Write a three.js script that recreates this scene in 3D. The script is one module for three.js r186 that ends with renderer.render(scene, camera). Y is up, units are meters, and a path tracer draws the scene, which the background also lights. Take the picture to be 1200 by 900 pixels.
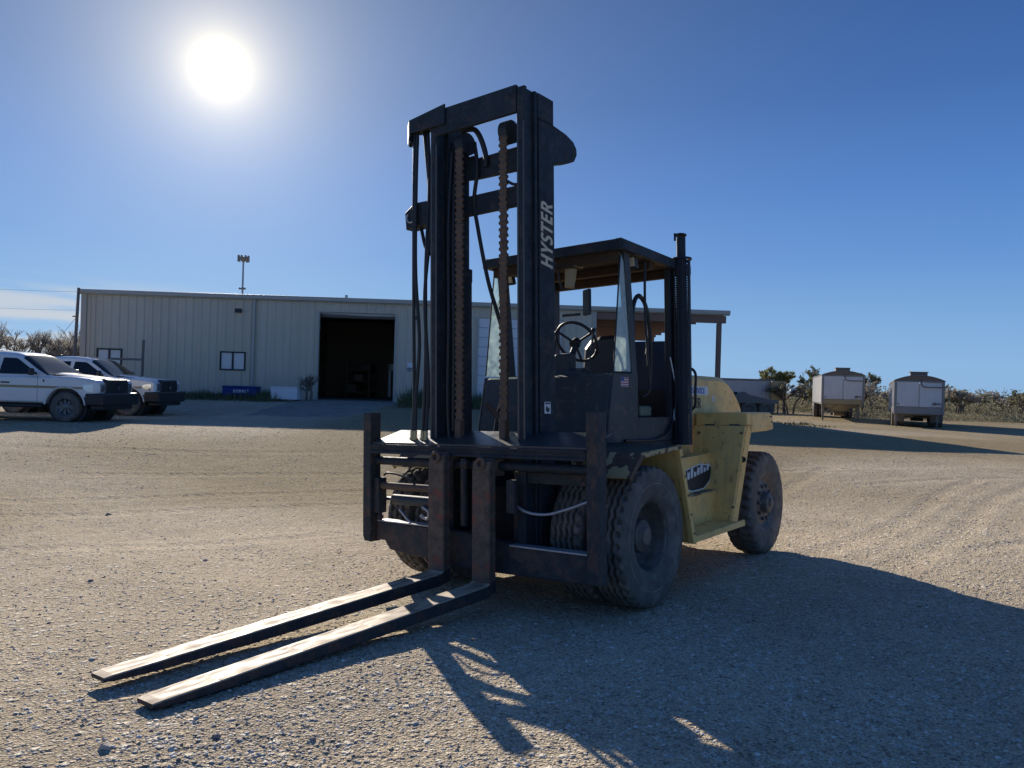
import * as THREE from 'three';
import { RoundedBoxGeometry } from 'three/addons/geometries/RoundedBoxGeometry.js';
import { TextGeometry } from 'three/addons/geometries/TextGeometry.js';
import { ConvexGeometry } from 'three/addons/geometries/ConvexGeometry.js';
import { FontLoader } from 'three/addons/loaders/FontLoader.js';
import { mergeGeometries } from 'three/addons/utils/BufferGeometryUtils.js';

// ---------------------------------------------------------------- camera, sky, sun, exposure
const scene = new THREE.Scene();
const camera = new THREE.PerspectiveCamera(53.08, 4 / 3, 0.1, 3000);
camera.position.set(0, 1.6, 0);
camera.rotation.order = 'YXZ';
camera.rotation.set(THREE.MathUtils.degToRad(0.1), 0, THREE.MathUtils.degToRad(1.7));
const renderer = new THREE.WebGLRenderer({ antialias: true });
renderer.setSize(1024, 768);
renderer.toneMapping = THREE.LinearToneMapping;
renderer.toneMappingExposure = 1.6;
renderer.shadowMap.enabled = true;
const SUN = new THREE.Vector3(-0.3418, 0.35, -0.8722).normalize();
const sun = new THREE.DirectionalLight(new THREE.Color().setRGB(1, 0.91, 0.79), 3.9);
sun.position.copy(SUN).multiplyScalar(90);
sun.castShadow = true;
Object.assign(sun.shadow.camera, { left: -45, right: 45, top: 45, bottom: -45, near: 1, far: 260 });
sun.shadow.mapSize.set(4096, 4096);
sun.shadow.bias = -0.0006;
scene.add(sun, sun.target);

const D2R = Math.PI / 180;
function rnd(seed) { let a = seed >>> 0; return () => { a = (a + 0x6d2b79f5) | 0; let t = Math.imul(a ^ (a >>> 15), 1 | a); t = (t + Math.imul(t ^ (t >>> 7), 61 | t)) ^ t; return ((t ^ (t >>> 14)) >>> 0) / 4294967296; }; }
const sstep = (a, b, x) => { const t = Math.min(1, Math.max(0, (x - a) / (b - a))); return t * t * (3 - 2 * t); };
const lerp = (a, b, t) => a + (b - a) * t;
function hash(i, j, s) { let h = Math.imul(i, 374761393) + Math.imul(j, 668265263) + Math.imul(s, 974634777); h = Math.imul(h ^ (h >>> 13), 1274126177); return ((h ^ (h >>> 16)) >>> 0) / 4294967296; }
function vnoise(x, y, P, s) {
  const i = Math.floor(x), j = Math.floor(y), fx = x - i, fy = y - j, u = fx * fx * (3 - 2 * fx), v = fy * fy * (3 - 2 * fy);
  const m = (k) => ((k % P) + P) % P;
  const a = hash(m(i), m(j), s), b = hash(m(i + 1), m(j), s), c = hash(m(i), m(j + 1), s), d = hash(m(i + 1), m(j + 1), s);
  return lerp(lerp(a, b, u), lerp(c, d, u), v);
}
function fbm(x, y, P, s, oct = 5, gain = 0.5) { let a = 0.5, t = 0, n = 0; for (let o = 0; o < oct; o++) { t += a * vnoise(x, y, P, s + o * 17); n += a; x *= 2; y *= 2; P *= 2; a *= gain; } return t / n; }

// the clear winter sky: deep blue above, pale at the horizon, bright around the low sun, thin cloud streaks low down beyond the trucks
{
  const W = 2048, H = 1024, data = new Float32Array(W * H * 4);
  const stops = [[0, 0.1641, 0.2828, 0.4376], [2, 0.1604, 0.2846, 0.4575], [5, 0.1257, 0.2485, 0.4383], [9, 0.0797, 0.186, 0.4045], [14, 0.0494, 0.1357, 0.3526], [20, 0.0279, 0.0888, 0.2598], [28, 0.0155, 0.0593, 0.1935], [40, 0.0163, 0.059, 0.1947], [60, 0.0163, 0.057, 0.19], [90, 0.0163, 0.0561, 0.1852]];
  for (let r = 0; r < H; r++) {
    const el = ((r + 0.5) / H - 0.5) * Math.PI, e = Math.max(0, el / D2R);
    let k = 0; while (k < stops.length - 2 && e > stops[k + 1][0]) k++;
    const A = stops[k], B = stops[k + 1], t = Math.min(1, (e - A[0]) / (B[0] - A[0]));
    for (let c = 0; c < W; c++) {
      const az = ((c + 0.5) / W - 0.5) * 2 * Math.PI, x = Math.cos(az) * Math.cos(el), y = Math.sin(el), z = Math.sin(az) * Math.cos(el);
      const th = Math.acos(Math.min(1, x * SUN.x + y * SUN.y + z * SUN.z)) / D2R;
      const wide = 0.225 * Math.exp(-th / 16), glow = 0.42 * Math.exp(-Math.max(0, th - 1.3) / 3.2) + 0.30 * Math.exp(-Math.max(0, th - 1.2) / 0.7), core = 14 * (1 - sstep(0.2, 1.6, th)) ** 3;
      let R = lerp(A[1], B[1], t) + wide * 0.86 + glow * 1.02 + core, G = lerp(A[2], B[2], t) + wide * 0.93 + glow * 0.82 + core, Bl = lerp(A[3], B[3], t) + wide * 0.80 + glow * 0.46 + core * 0.95;
      const hz = Math.atan2(x, -z) / D2R, m = sstep(18, 27, -hz) * (1 - sstep(95, 130, -hz)) * sstep(0.3, 1.6, e) * (1 - sstep(4.2, 6.6, e));
      if (m > 0) { const n = sstep(0.36, 0.60, fbm(az * 7 + e * 0.5, e * 1.7, 4096, 71, 5)) * m * 0.6; R = lerp(R, .46, n); G = lerp(G, .44, n); Bl = lerp(Bl, .41, n); }
      const o = (r * W + c) * 4; data[o] = R; data[o + 1] = G; data[o + 2] = Bl; data[o + 3] = 1;
    }
  }
  const sky = new THREE.DataTexture(data, W, H, THREE.RGBAFormat, THREE.FloatType);
  sky.mapping = THREE.EquirectangularReflectionMapping; sky.magFilter = THREE.LinearFilter; sky.minFilter = THREE.LinearFilter; sky.needsUpdate = true;
  scene.background = sky; scene.environment = sky;
}

// ---------------------------------------------------------------- textures and materials
function tex(S, fn, srgb = true) {
  const d = new Uint8Array(S * S * 4);
  for (let j = 0; j < S; j++) for (let i = 0; i < S; i++) { const c = fn(i / S, j / S), o = (j * S + i) * 4; for (let k = 0; k < 3; k++) { const v = Math.min(1, Math.max(0, c[k])); d[o + k] = 255 * (srgb ? (v <= .0031308 ? v * 12.92 : 1.055 * Math.pow(v, 1 / 2.4) - .055) : v); } d[o + 3] = 255; }
  const t = new THREE.DataTexture(d, S, S); t.wrapS = t.wrapT = THREE.RepeatWrapping; t.magFilter = THREE.LinearFilter; t.minFilter = THREE.LinearMipmapLinearFilter; t.generateMipmaps = true;
  if (srgb) t.colorSpace = THREE.SRGBColorSpace; t.needsUpdate = true; return t;
}
const rep = (t, m) => { const c = t.clone(); c.repeat.set(1 / m, 1 / m); c.needsUpdate = true; return c; };   // one tile spans m metres
const mix3 = (a, b, t) => [lerp(a[0], b[0], t), lerp(a[1], b[1], t), lerp(a[2], b[2], t)];
function worley(u, v, N, s) {
  const x = u * N, y = v * N, ci = Math.floor(x), cj = Math.floor(y); let b = 9, id = 0;
  for (let i = ci - 1; i <= ci + 1; i++) for (let j = cj - 1; j <= cj + 1; j++) {
    const mi = ((i % N) + N) % N, mj = ((j % N) + N) % N, dx = i + hash(mi, mj, s) - x, dy = j + hash(mi, mj, s + 1) - y, d = dx * dx + dy * dy;
    if (d < b) { b = d; id = hash(mi, mj, s + 2); }
  }
  return [Math.sqrt(b), id];
}
const M = {};
function std(color, o = {}) { const m = new THREE.MeshPhysicalMaterial({ roughness: 0.7, ...o }); m.color.setRGB(...color); return m; }
// crushed limestone and dirt
{
  const S = 1664, hgt = new Float32Array(S * S);
  const col = tex(S, (u, v) => {
    const [d1, id1] = worley(u, v, 170, 3), [d2, id2] = worley(u, v, 62, 9);
    const n = fbm(u * 24, v * 24, 24, 5, 5), nb = fbm(u * 6, v * 6, 6, 50, 4);
    let c = mix3([.375, .308, .21], [.555, .468, .33], n * 0.7 + nb * 0.5 - .1), h = 0.25 * n;
    if (d1 < 0.42 && id1 > 0.42) { c = mix3(c, id1 > 0.86 ? [.66, .60, .50] : id1 < 0.5 ? [.235, .19, .145] : [.50, .43, .325], 0.75); h += (0.42 - d1) * 0.9; }
    if (d2 < 0.36 && id2 > 0.66) { c = mix3(c, id2 > 0.9 ? [.64, .58, .48] : [.42, .355, .27], 0.8); h += (0.36 - d2) * 2.0; }
    const [d3, id3] = worley(u, v, 400, 15); if (d3 < .46) { const k = id3 > .72 ? 1.42 : id3 < .34 ? .60 : 1; c = c.map((q) => Math.min(.72, q * k)); h += (.46 - d3) * (id3 > .34 ? .55 : -.3); }
    hgt[Math.round(v * S) * S + Math.round(u * S)] = h;
    return c;
  });
  const bmp = tex(S, (u, v) => { const h = hgt[Math.round(v * S) * S + Math.round(u * S)]; return [h, h, h]; }, false);
  M.ground = new THREE.MeshPhysicalMaterial({ roughness: 0.95, map: rep(col, 4.3), bumpMap: rep(bmp, 4.3), bumpScale: 0.027, vertexColors: true, specularIntensity: 0.12 });
}
const scratch = (u, v, s) => fbm(u * 64, v * 5, 64, s, 3);
// weathered black mast paint, rust breaking through
const tDark = tex(512, (u, v) => { const n = fbm(u * 8, v * 8, 8, 21, 5), r = sstep(.60, .78, fbm(u * 14, v * 14, 14, 33, 5)), d = fbm(u * 40, v * 40, 40, 8, 3); return mix3(mix3([.014, .021, .028], [.034, .046, .056], n), [.085, .055, .04], r * 0.45).map((c) => c * (.75 + .5 * d)); });
const tDarkR = tex(256, (u, v) => { const n = .45 + .4 * fbm(u * 12, v * 12, 12, 27, 4); return [n, n, n]; }, false);
M.dark = std([1, 1, 1], { map: rep(tDark, 0.9), roughnessMap: rep(tDarkR, 0.6), roughness: 1, specularIntensity: 0.6 });
const tFrame = tex(512, (u, v) => { const n = fbm(u * 8, v * 8, 8, 521, 5), r = sstep(.50, .70, fbm(u * 10, v * 10, 10, 533, 5)), d = fbm(u * 50, v * 50, 50, 508, 3); return mix3(mix3([.020, .025, .030], [.052, .054, .056], n), [.115, .068, .045], r * .6).map((c) => c * (.65 + .7 * d)); });
M.frame = std([1, 1, 1], { map: rep(tFrame, .7), roughness: .75 });
M.black = std([.022, .024, .028], { roughness: .55 });
M.blackGloss = std([.015, .017, .02], { roughness: .3 });
M.hose = std([.016, .017, .018], { roughness: .5 });
// greyish cab paint
const tCab = tex(512, (u, v) => { const n = fbm(u * 6, v * 6, 6, 121, 5), d = sstep(.62, .74, fbm(u * 20, v * 20, 20, 133, 4)); return mix3(mix3([.026, .034, .038], [.050, .060, .064], n), [.13, .10, .07], d * .5); });
M.cab = std([1, 1, 1], { map: rep(tCab, 1.1), roughness: .6 });
// faded yellow body paint with grime and chips
const tYel = tex(512, (u, v) => { const n = fbm(u * 5, v * 5, 5, 61, 5), g = sstep(.52, .75, fbm(u * 9, v * 9, 9, 65, 5)), ch = sstep(.70, .75, fbm(u * 26, v * 26, 26, 68, 4)), dr = sstep(.55, .8, fbm(u * 22, v * 3, 22, 69, 4)); return mix3(mix3(mix3([.90, .535, .155], [.93, .61, .225], n), [.36, .24, .12], g * .28 + dr * .3), [.15, .09, .05], ch * .4); });
M.yellow = std([1, 1, 1], { map: rep(tYel, 1.3), roughness: .5, specularIntensity: .7 });
const tPeel = tex(512, (u, v) => { const n = fbm(u * 7, v * 7, 7, 161, 5), p = sstep(.50, .53, n); return mix3([.50, .375, .175], mix3([.07, .045, .032], [.15, .085, .05], fbm(u * 30, v * 30, 30, 3, 3)), p); });
M.peel = std([1, 1, 1], { map: rep(tPeel, 0.55), roughness: .7 });
// bare rusty steel, and fork blades worn bright
const tRust = tex(512, (u, v) => { const n = fbm(u * 9, v * 9, 9, 81, 5), s = fbm(u * 30, v * 30, 30, 85, 3); return mix3([.075, .052, .040], [.165, .108, .070], n * .7 + s * .4); });
M.rust = std([1, 1, 1], { map: rep(tRust, .7), roughness: .78 });
const tShank = tex(512, (u, v) => { const n = fbm(u * 10, v * 10, 10, 181, 5), s = fbm(u * 44, v * 44, 44, 185, 3), r = sstep(.56, .7, fbm(u * 6, v * 6, 6, 188, 4)); return mix3(mix3([.045, .036, .032], [.20, .145, .10], n * .9 + s * .5 - .2), [.24, .075, .05], r * .75); });
M.shank = std([1, 1, 1], { map: rep(tShank, .5), roughness: .8 });
const tBlade = tex(512, (u, v) => { const n = fbm(u * 6, v * 6, 6, 91, 5), f = fbm(u * 90, v * 4, 90, 95, 4), r = sstep(.52, .70, fbm(u * 12, v * 3, 12, 99, 5)); return mix3(mix3([.27, .20, .13], [.60, .48, .33], f * 1.1 + n * .3 - .2), [.17, .10, .06], r * .7); });
const tBladeR = tex(256, (u, v) => { const n = .42 + .4 * fbm(u * 20, v * 6, 20, 97, 4); return [n, n, n]; }, false);
M.blade = std([1, 1, 1], { map: rep(tBlade, .8), roughnessMap: rep(tBladeR, .5), roughness: 1, metalness: .05, specularIntensity: .4 });
M.plate = std([.075, .073, .068], { roughness: .55, metalness: .2, roughnessMap: rep(tBladeR, .7) });
const tRub = tex(512, (u, v) => { const n = fbm(u * 12, v * 12, 12, 41, 5), d = sstep(.40, .7, fbm(u * 5, v * 5, 5, 44, 4)); return mix3([.085, .076, .064], [.25, .215, .175], n * .6 + d * .35); });
M.rubber = std([1, 1, 1], { map: rep(tRub, .6), roughness: .88 });
M.sidewall = std([1.9, 1.8, 1.7], { map: rep(tRub, .4), roughness: .9 });
M.rim = std([1, 1, 1], { map: rep(tRub, .45), roughness: .62, metalness: .15 });
M.chrome = std([.55, .56, .57], { roughness: .22, metalness: 1 });
M.brass = std([.45, .36, .2], { roughness: .4, metalness: .8 });
M.vinyl = std([.018, .019, .022], { roughness: .45 });
M.blueTarp = std([.02, .045, .095], { roughness: .5 });
const tGl = tex(256, (u, v) => { const n = .25 + .7 * fbm(u * 9, v * 9, 9, 401, 5); return [n, n, n]; }, false);
M.glass = std([.80, .90, .88], { roughness: .62, roughnessMap: rep(tGl, .5), transmission: .82, thickness: 0, ior: 1.45 });
M.whiteDecal = std([.78, .78, .75], { roughness: .6 });
M.cream = std([.62, .56, .40], { roughness: .6 });
// building
const tWall = tex(512, (u, v) => { const n = fbm(u * 4, v * 4, 4, 201, 5), s = sstep(.5, .8, fbm(u * 40, v * 2, 40, 205, 4)); return mix3([.56, .495, .38], [.63, .56, .44], n).map((c) => c * (1 - .16 * s)); });
M.wall = std([1, 1, 1], { map: rep(tWall, 3.1), roughness: .55 });
M.trim = std([.44, .42, .36], { roughness: .5 });
M.galv = std([.42, .43, .44], { roughness: .45, metalness: .5 });
M.steelBrown = std([.235, .145, .11], { roughness: .75 });  // even red-brown for the bay purlins, beams, posts and the eave strut
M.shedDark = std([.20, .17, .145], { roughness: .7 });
const tCon = tex(512, (u, v) => { const n = fbm(u * 5, v * 5, 5, 221, 6), c = sstep(.6, .75, fbm(u * 12, v * 12, 12, 227, 4)); return mix3(mix3([.22, .19, .15], [.31, .275, .225], n), [.17, .145, .115], c * .7); });
M.concrete = std([1, 1, 1], { map: rep(tCon, 3), roughness: .9 });
M.winGlass = std([.012, .014, .016], { roughness: .06, specularIntensity: .9 });
M.blinds = std([.62, .62, .60], { roughness: .35, clearcoat: .8, clearcoatRoughness: .05 });
M.white = std([.74, .75, .76], { roughness: .35 });
M.carWhite = std([.80, .78, .74], { roughness: .35, clearcoat: 1, clearcoatRoughness: .04 });
M.tan = std([.40, .31, .16], { roughness: .5 });
M.plastic = std([.02, .021, .023], { roughness: .45 });
M.lens = std([.55, .58, .6], { roughness: .12, metalness: .6, clearcoat: 1 });
M.blue = std([.012, .03, .20], { roughness: .45 });
M.roofDark = std([.055, .040, .028], { map: rep(tRust, .8), roughness: .9 }); M.roofDark.color.setRGB(.5, .45, .4);
M.wood = std([.20, .15, .10], { roughness: .85 });
const tTin = tex(256, (u, v) => { const n = fbm(u * 6, v * 6, 6, 241, 5), s = fbm(u * 30, v * 3, 30, 245, 3); return mix3([.58, .575, .565], [.74, .735, .72], n * .6 + s * .4); });
M.tin = std([1, 1, 1], { map: rep(tTin, 2), roughness: .42 });
M.tinGrey = std([.40, .39, .37], { map: rep(tTin, 2), roughness: .5 });
M.tarp = std([.23, .18, .14], { roughness: .9 });
M.bark = std([.13, .105, .08], { roughness: .95 });
M.twig = std([.21, .18, .15], { roughness: .95 });

// ---------------------------------------------------------------- builders
const V = (x, y, z) => new THREE.Vector3(x, y, z);
function boxUV(g) {   // uv in metres from position, by the way the face points
  g = g.index ? g.toNonIndexed() : g;
  const p = g.attributes.position, uv = new Float32Array(p.count * 2), a = V(), b = V(), c = V(), n = V();
  for (let i = 0; i < p.count; i += 3) {
    a.fromBufferAttribute(p, i); b.fromBufferAttribute(p, i + 1); c.fromBufferAttribute(p, i + 2); n.copy(b).sub(a).cross(c.clone().sub(a));
    const x = Math.abs(n.x), y = Math.abs(n.y), z = Math.abs(n.z);
    for (let k = 0; k < 3; k++) { const q = [a, b, c][k], o = (i + k) * 2; if (x >= y && x >= z) { uv[o] = q.z; uv[o + 1] = q.y; } else if (y >= z) { uv[o] = q.x; uv[o + 1] = q.z; } else { uv[o] = q.x; uv[o + 1] = q.y; } }
  }
  if (!g.attributes.normal) g.computeVertexNormals();
  g.setAttribute('uv', new THREE.BufferAttribute(uv, 2));
  for (const k of Object.keys(g.attributes)) if (!['position', 'normal', 'uv'].includes(k)) g.deleteAttribute(k);
  return g;
}
function put(name, geos, mat, parent) {
  const list = (Array.isArray(geos) ? geos : [geos]).map(boxUV), m = new THREE.Mesh(list.length > 1 ? mergeGeometries(list) : list[0], mat);
  m.name = name; parent.add(m); return m;
}
const again = (name, mesh, parent) => { const m = new THREE.Mesh(mesh.geometry, mesh.material); m.name = name; parent.add(m); return m; };
const taken = {};
function numbered(n) { const k = taken[n] = (taken[n] ?? -1) + 1; return k ? `${n}_${String(k).padStart(3, '0')}` : n; }
function thing(name, label, category, group) { const o = new THREE.Group(); o.name = numbered(name); o.userData = { label, category }; if (group) o.userData.group = group; scene.add(o); return o; }
function sub(name, parent) { const o = new THREE.Group(); o.name = name; parent.add(o); return o; }
const box = (w, h, d, x = 0, y = 0, z = 0, r = 0.006) => { const g = r > 0 && Math.min(w, h, d) > 2.2 * r ? new RoundedBoxGeometry(w, h, d, 1, r) : new THREE.BoxGeometry(w, h, d); return g.translate(x, y, z); };
const span = (x0, x1, y0, y1, z0, z1, r) => box(Math.abs(x1 - x0), Math.abs(y1 - y0), Math.abs(z1 - z0), (x0 + x1) / 2, (y0 + y1) / 2, (z0 + z1) / 2, r);
function between(g, a, b) { const d = b.clone().sub(a), L = d.length(); g.applyQuaternion(new THREE.Quaternion().setFromUnitVectors(V(0, 1, 0), d.normalize())); return g.translate((a.x + b.x) / 2, (a.y + b.y) / 2, (a.z + b.z) / 2); }
const rod = (a, b, r, r2 = r, s = 10) => between(new THREE.CylinderGeometry(r2, r, a.distanceTo(b), s), a, b);
function bar(a, b, w, d, r = 0.005) { const L = a.distanceTo(b), dir = b.clone().sub(a).normalize(), g = box(w, L, d, 0, 0, 0, r); // width along x where it can
  const y = dir, x0 = Math.abs(y.x) > .9 ? V(0, 0, 1) : V(1, 0, 0), z = x0.clone().cross(y).normalize(), x = y.clone().cross(z);
  g.applyMatrix4(new THREE.Matrix4().makeBasis(x, y, z)); return g.translate((a.x + b.x) / 2, (a.y + b.y) / 2, (a.z + b.z) / 2); }
const tube = (pts, r, n = 24, s = 7) => new THREE.TubeGeometry(new THREE.CatmullRomCurve3(pts.map((p) => p.isVector3 ? p : V(...p))), n, r, s);
function prismX(zy, x0, x1, bevel = 0.008) {   // a (z, y) outline given thickness along x
  const s = new THREE.Shape(zy.map(([z, y]) => new THREE.Vector2(-z, y))), d = x1 - x0, b = Math.min(bevel, d / 3);
  const g = new THREE.ExtrudeGeometry(s, { depth: d - 2 * b, bevelEnabled: b > 0, bevelThickness: b, bevelSize: b, bevelOffset: -b, bevelSegments: 1, curveSegments: 12 });
  return g.rotateY(Math.PI / 2).translate(x0 + b, 0, 0);
}
function prismZ(xy, z0, z1, bevel = 0.008, holes = []) {
  const s = new THREE.Shape(xy.map(([x, y]) => new THREE.Vector2(x, y))), d = z1 - z0, b = Math.min(bevel, d / 3);
  for (const h of holes) s.holes.push(new THREE.Path(h.map(([x, y]) => new THREE.Vector2(x, y))));
  return new THREE.ExtrudeGeometry(s, { depth: d - 2 * b, bevelEnabled: b > 0, bevelThickness: b, bevelSize: b, bevelOffset: -b, bevelSegments: 1, curveSegments: 16 }).translate(0, 0, z0 + b);
}
const discX = (x0, x1, r, y, z, s = 24, r2 = r) => new THREE.CylinderGeometry(r2, r, x1 - x0, s).rotateZ(-Math.PI / 2).translate((x0 + x1) / 2, y, z);
const latheX = (pts, s = 40) => new THREE.LatheGeometry(pts.map(([x, r]) => new THREE.Vector2(r, x)), s).rotateZ(-Math.PI / 2);
const font = await new FontLoader().loadAsync('fonts/droid/droid_sans_bold.typeface.json');
function words(t, size, depth = 0.002, slant = 0) { const g = new TextGeometry(t, { font, size, depth, curveSegments: 4, bevelEnabled: false }); if (slant) g.applyMatrix4(new THREE.Matrix4().set(1, slant, 0, 0, 0, 1, 0, 0, 0, 0, 1, 0, 0, 0, 0, 1)); g.computeBoundingBox(); const b = g.boundingBox; return g.translate(-(b.min.x + b.max.x) / 2, -(b.min.y + b.max.y) / 2, 0); }

// ---------------------------------------------------------------- the ground
function ground(x, z) {
  const px = x - 0.19, pz = z + 6.35, t = px * 0.7933 + pz * 0.6068, s = -px * 0.608 + pz * 0.794;
  const near = -0.066 + 0.064 * sstep(0.5, 2.1, s) * (1 - sstep(5, 9, s)) * (1 - sstep(0.45, 1.3, t)) + 0.3 * Math.tanh(t * 0.0499 / 0.3) + 0.12 * Math.tanh(s * 0.0118 / 0.12);
  const r = Math.hypot(px, pz), far = 0.2 + 0.48 * sstep(-27, -33, z) * sstep(-62, -51, z) * sstep(-25, -18, x) * (1 - sstep(9.5, 14, x)) - 0.14 * sstep(3, 12, x) + 0.20 * Math.exp(-(((x + 2) / 6) ** 2)) * sstep(-13, -18, z) * (1 - sstep(-25, -31, z)) * 0.7;
  return lerp(near, far, sstep(6, 19, r));
}
function rough(x, z) {   // lumps, ruts and tyre tracks pressed into the yard
  const r = Math.hypot(x - 0.19, z + 6.35), flat = 1 - 0.75 * Math.exp(-((r / 3.2) ** 2));
  let h = (fbm(x * 0.9 + 40, z * 0.9 + 40, 4096, 301, 5, .5) - .5) * 0.035 + (fbm(x * 9 + 90, z * 9 + 90, 8192, 311, 3) - .5) * 0.012;
  for (const [ax, az, bx, bz, w] of TRACKS) {
    const dx = bx - ax, dz = bz - az, L2 = dx * dx + dz * dz, q = ((x - ax) * dx + (z - az) * dz) / L2; if (q < -.02 || q > 1.02) continue;
    const wob = 0.12 * Math.sin(q * 7 + ax), d = ((x - ax) * dz - (z - az) * dx) / Math.sqrt(L2) - wob, e = Math.abs(d) / w;
    if (e < 2.2) h += (e < 1 ? -0.008 * (1 - e ** 4) + 0.004 * Math.sign(Math.sin(q * Math.sqrt(L2) * 32 + Math.abs(d) * 24))   : 0.005 * (1 - Math.abs(e - 1.5) / .7)) * sstep(0, .06, q) * (1 - sstep(.94, 1, q));
  }
  return h * flat;
}
function lane(x, z) { let m = 0; for (const [ax, az, bx, bz, w] of TRACKS) { const dx = bx - ax, dz = bz - az, L2 = dx * dx + dz * dz, q = ((x - ax) * dx + (z - az) * dz) / L2; if (q < 0 || q > 1) continue; const d = Math.abs(((x - ax) * dz - (z - az) * dx) / Math.sqrt(L2)); m = Math.max(m, (1 - sstep(w, w * 3, d)) * sstep(0, .15, q) * (1 - sstep(.85, 1, q))); } return m; }
const TRACKS = [[2.6, -7.2, 9.5, -15.5, .16], [3.3, -6.9, 10.2, -15.0, .16], [4.2, -7.8, 14, -13.5, .15], [1.8, -9.6, 7.5, -17.5, .17], [5.2, -8.4, 13, -11.5, .14], [-9, -8.5, -1.2, -12.5, .2], [-9, -10.1, -1.2, -14.1, .2], [-8, -13.6, 1, -16.6, .22], [-7, -6.2, -1.8, -9.4, .17], [-12, -15.2, -2, -18.6, .22], [6, -14.2, 16, -17.4, .2], [5, -16.4, 15, -18.8, .2]];
{
  const axis = (a, lo, hi, fine, far) => { const o = []; let p = lo; while (p < hi) { o.push(p); p += fine; } let st = fine; while (p < far) { o.push(p); st *= 1.16; p += st; } o.push(far); let q = lo, s2 = fine, L = []; while (q > a) { s2 *= 1.16; q -= s2; L.unshift(Math.max(q, a)); } return L.concat(o); };
  const xs = axis(-700, -8, 9.5, .05, 700), zs = axis(-12, 1.9, 17, .05, 1200).map((z) => -z);
  const nx = xs.length, nz = zs.length, pos = new Float32Array(nx * nz * 3), col = new Float32Array(nx * nz * 3), uv = new Float32Array(nx * nz * 2), idx = [];
  for (let j = 0; j < nz; j++) for (let i = 0; i < nx; i++) {
    const k = j * nx + i, x = xs[i], z = zs[j];
    pos[k * 3] = x; pos[k * 3 + 1] = ground(x, z) + (Math.abs(x) < 30 && z > -60 && z < 4 ? rough(x, z) : 0); pos[k * 3 + 2] = z; uv[k * 2] = x; uv[k * 2 + 1] = z;
    const n = fbm(x * .35 + 60, z * .35 + 60, 4096, 331, 5), n2 = fbm(x * 2.1 + 60, z * 2.1 + 60, 4096, 337, 4), dry = sstep(.46, .6, fbm(x * .06 + 90, z * .06 + 90, 4096, 341, 4) + sstep(50, 75, -z) * .5 + sstep(34, 44, Math.abs(x)) * .4);
    const b = .92 + .34 * n + .24 * (n2 - .5) + .07 * lane(x, z); const c = mix3([b * 1.02, b, b * .97], [.62, .56, .40], dry * .8);
    col.set(c, k * 3);
  }
  for (let j = 0; j < nz - 1; j++) for (let i = 0; i < nx - 1; i++) { const a = j * nx + i, b = a + 1, c = a + nx, d = c + 1; idx.push(a, b, c, b, d, c); }
  const g = new THREE.BufferGeometry(); g.setAttribute('position', new THREE.BufferAttribute(pos, 3)); g.setAttribute('color', new THREE.BufferAttribute(col, 3)); g.setAttribute('uv', new THREE.BufferAttribute(uv, 2)); g.setIndex(idx); g.computeVertexNormals();
  const m = new THREE.Mesh(g, M.ground); m.name = 'ground'; m.userData = { kind: 'structure', label: 'pale crushed limestone yard with tyre tracks', category: 'ground' }; scene.add(m);
}

// ---------------------------------------------------------------- the forklift: x to its left, y up, z ahead, from the ground under the front axle
const zig = (t) => { const f = t - Math.floor(t); return f < .5 ? f * 4 - 1 : 3 - f * 4; };
function tyreGeo(R, W, rr, kind) {
  const nt = kind === 'lug' ? 256 : 288, prof = [], hw = W / 2, tw = hw * .84;
  prof.push([-hw * .62, rr, 0], [-hw * .80, rr + .012, 0], [-hw * .93, rr + (R - rr) * .22, 0], [-hw, rr + (R - rr) * .5, 0], [-hw * .985, rr + (R - rr) * .70, 0], [-hw * .95, R - .045, 0], [-hw * .90, R - .02, 0]);
  const nw = 44; for (let i = 0; i <= nw; i++) { const u = i / nw * 2 - 1; prof.push([u * tw, R - .012 * u * u * u * u, 1]); }
  prof.push([hw * .90, R - .02, 0], [hw * .95, R - .045, 0], [hw * .985, rr + (R - rr) * .70, 0], [hw, rr + (R - rr) * .5, 0], [hw * .93, rr + (R - rr) * .22, 0], [hw * .80, rr + .012, 0], [hw * .62, rr, 0]);
  const np = prof.length, pos = [], idx = [];
  for (let i = 0; i <= nt; i++) {
    const a = i / nt * Math.PI * 2;
    for (let j = 0; j < np; j++) {
      let [x, r, tread] = prof[j]; const u = x / tw;
      if (tread) {
        let g = 0;
        if (kind === 'zigzag') { const zz = zig(i / 8) * .06; for (const c of [-.6, -.2, .2, .6]) if (Math.abs(u - c - zz) < .075) g = .03; if (Math.abs(u) > .82 && (i % 8) < 3) g = .024; }
        else if (kind === 'block') { const zz = zig(i / 16) * .03; for (const c of [-.55, 0, .55]) if (Math.abs(u - c - zz) < .075) g = .028; const k = Math.floor((u + 1.1) / .55); if (((i + k * 4) % 8) < 2) g = Math.max(g, .02); }
        else { const side = u > 0 ? 0 : 4, lug = (i + side + Math.round(Math.abs(u) * 3)) % 8; if (Math.abs(u) > .12 && lug < 3) g = .03; if (Math.abs(u - zig(i / 16) * .12) < .06) g = Math.max(g, .018); if (Math.abs(u) > .8) g *= .8; }
        r -= g;
      } else if (kind === 'lug' && (j === 6 || j === np - 7) && (i + (x > 0 ? 0 : 4) + 3) % 8 < 3) r -= .022;
      pos.push(x, r * Math.sin(a), r * Math.cos(a));
    }
  }
  for (let i = 0; i < nt; i++) for (let j = 0; j < np - 1; j++) { const p = i * np + j, q = p + np; idx.push(p, q, p + 1, q, q + 1, p + 1); }
  const g = new THREE.BufferGeometry(); g.setAttribute('position', new THREE.Float32BufferAttribute(pos, 3)); g.setIndex(idx); g.computeVertexNormals(); return g;
}
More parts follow.
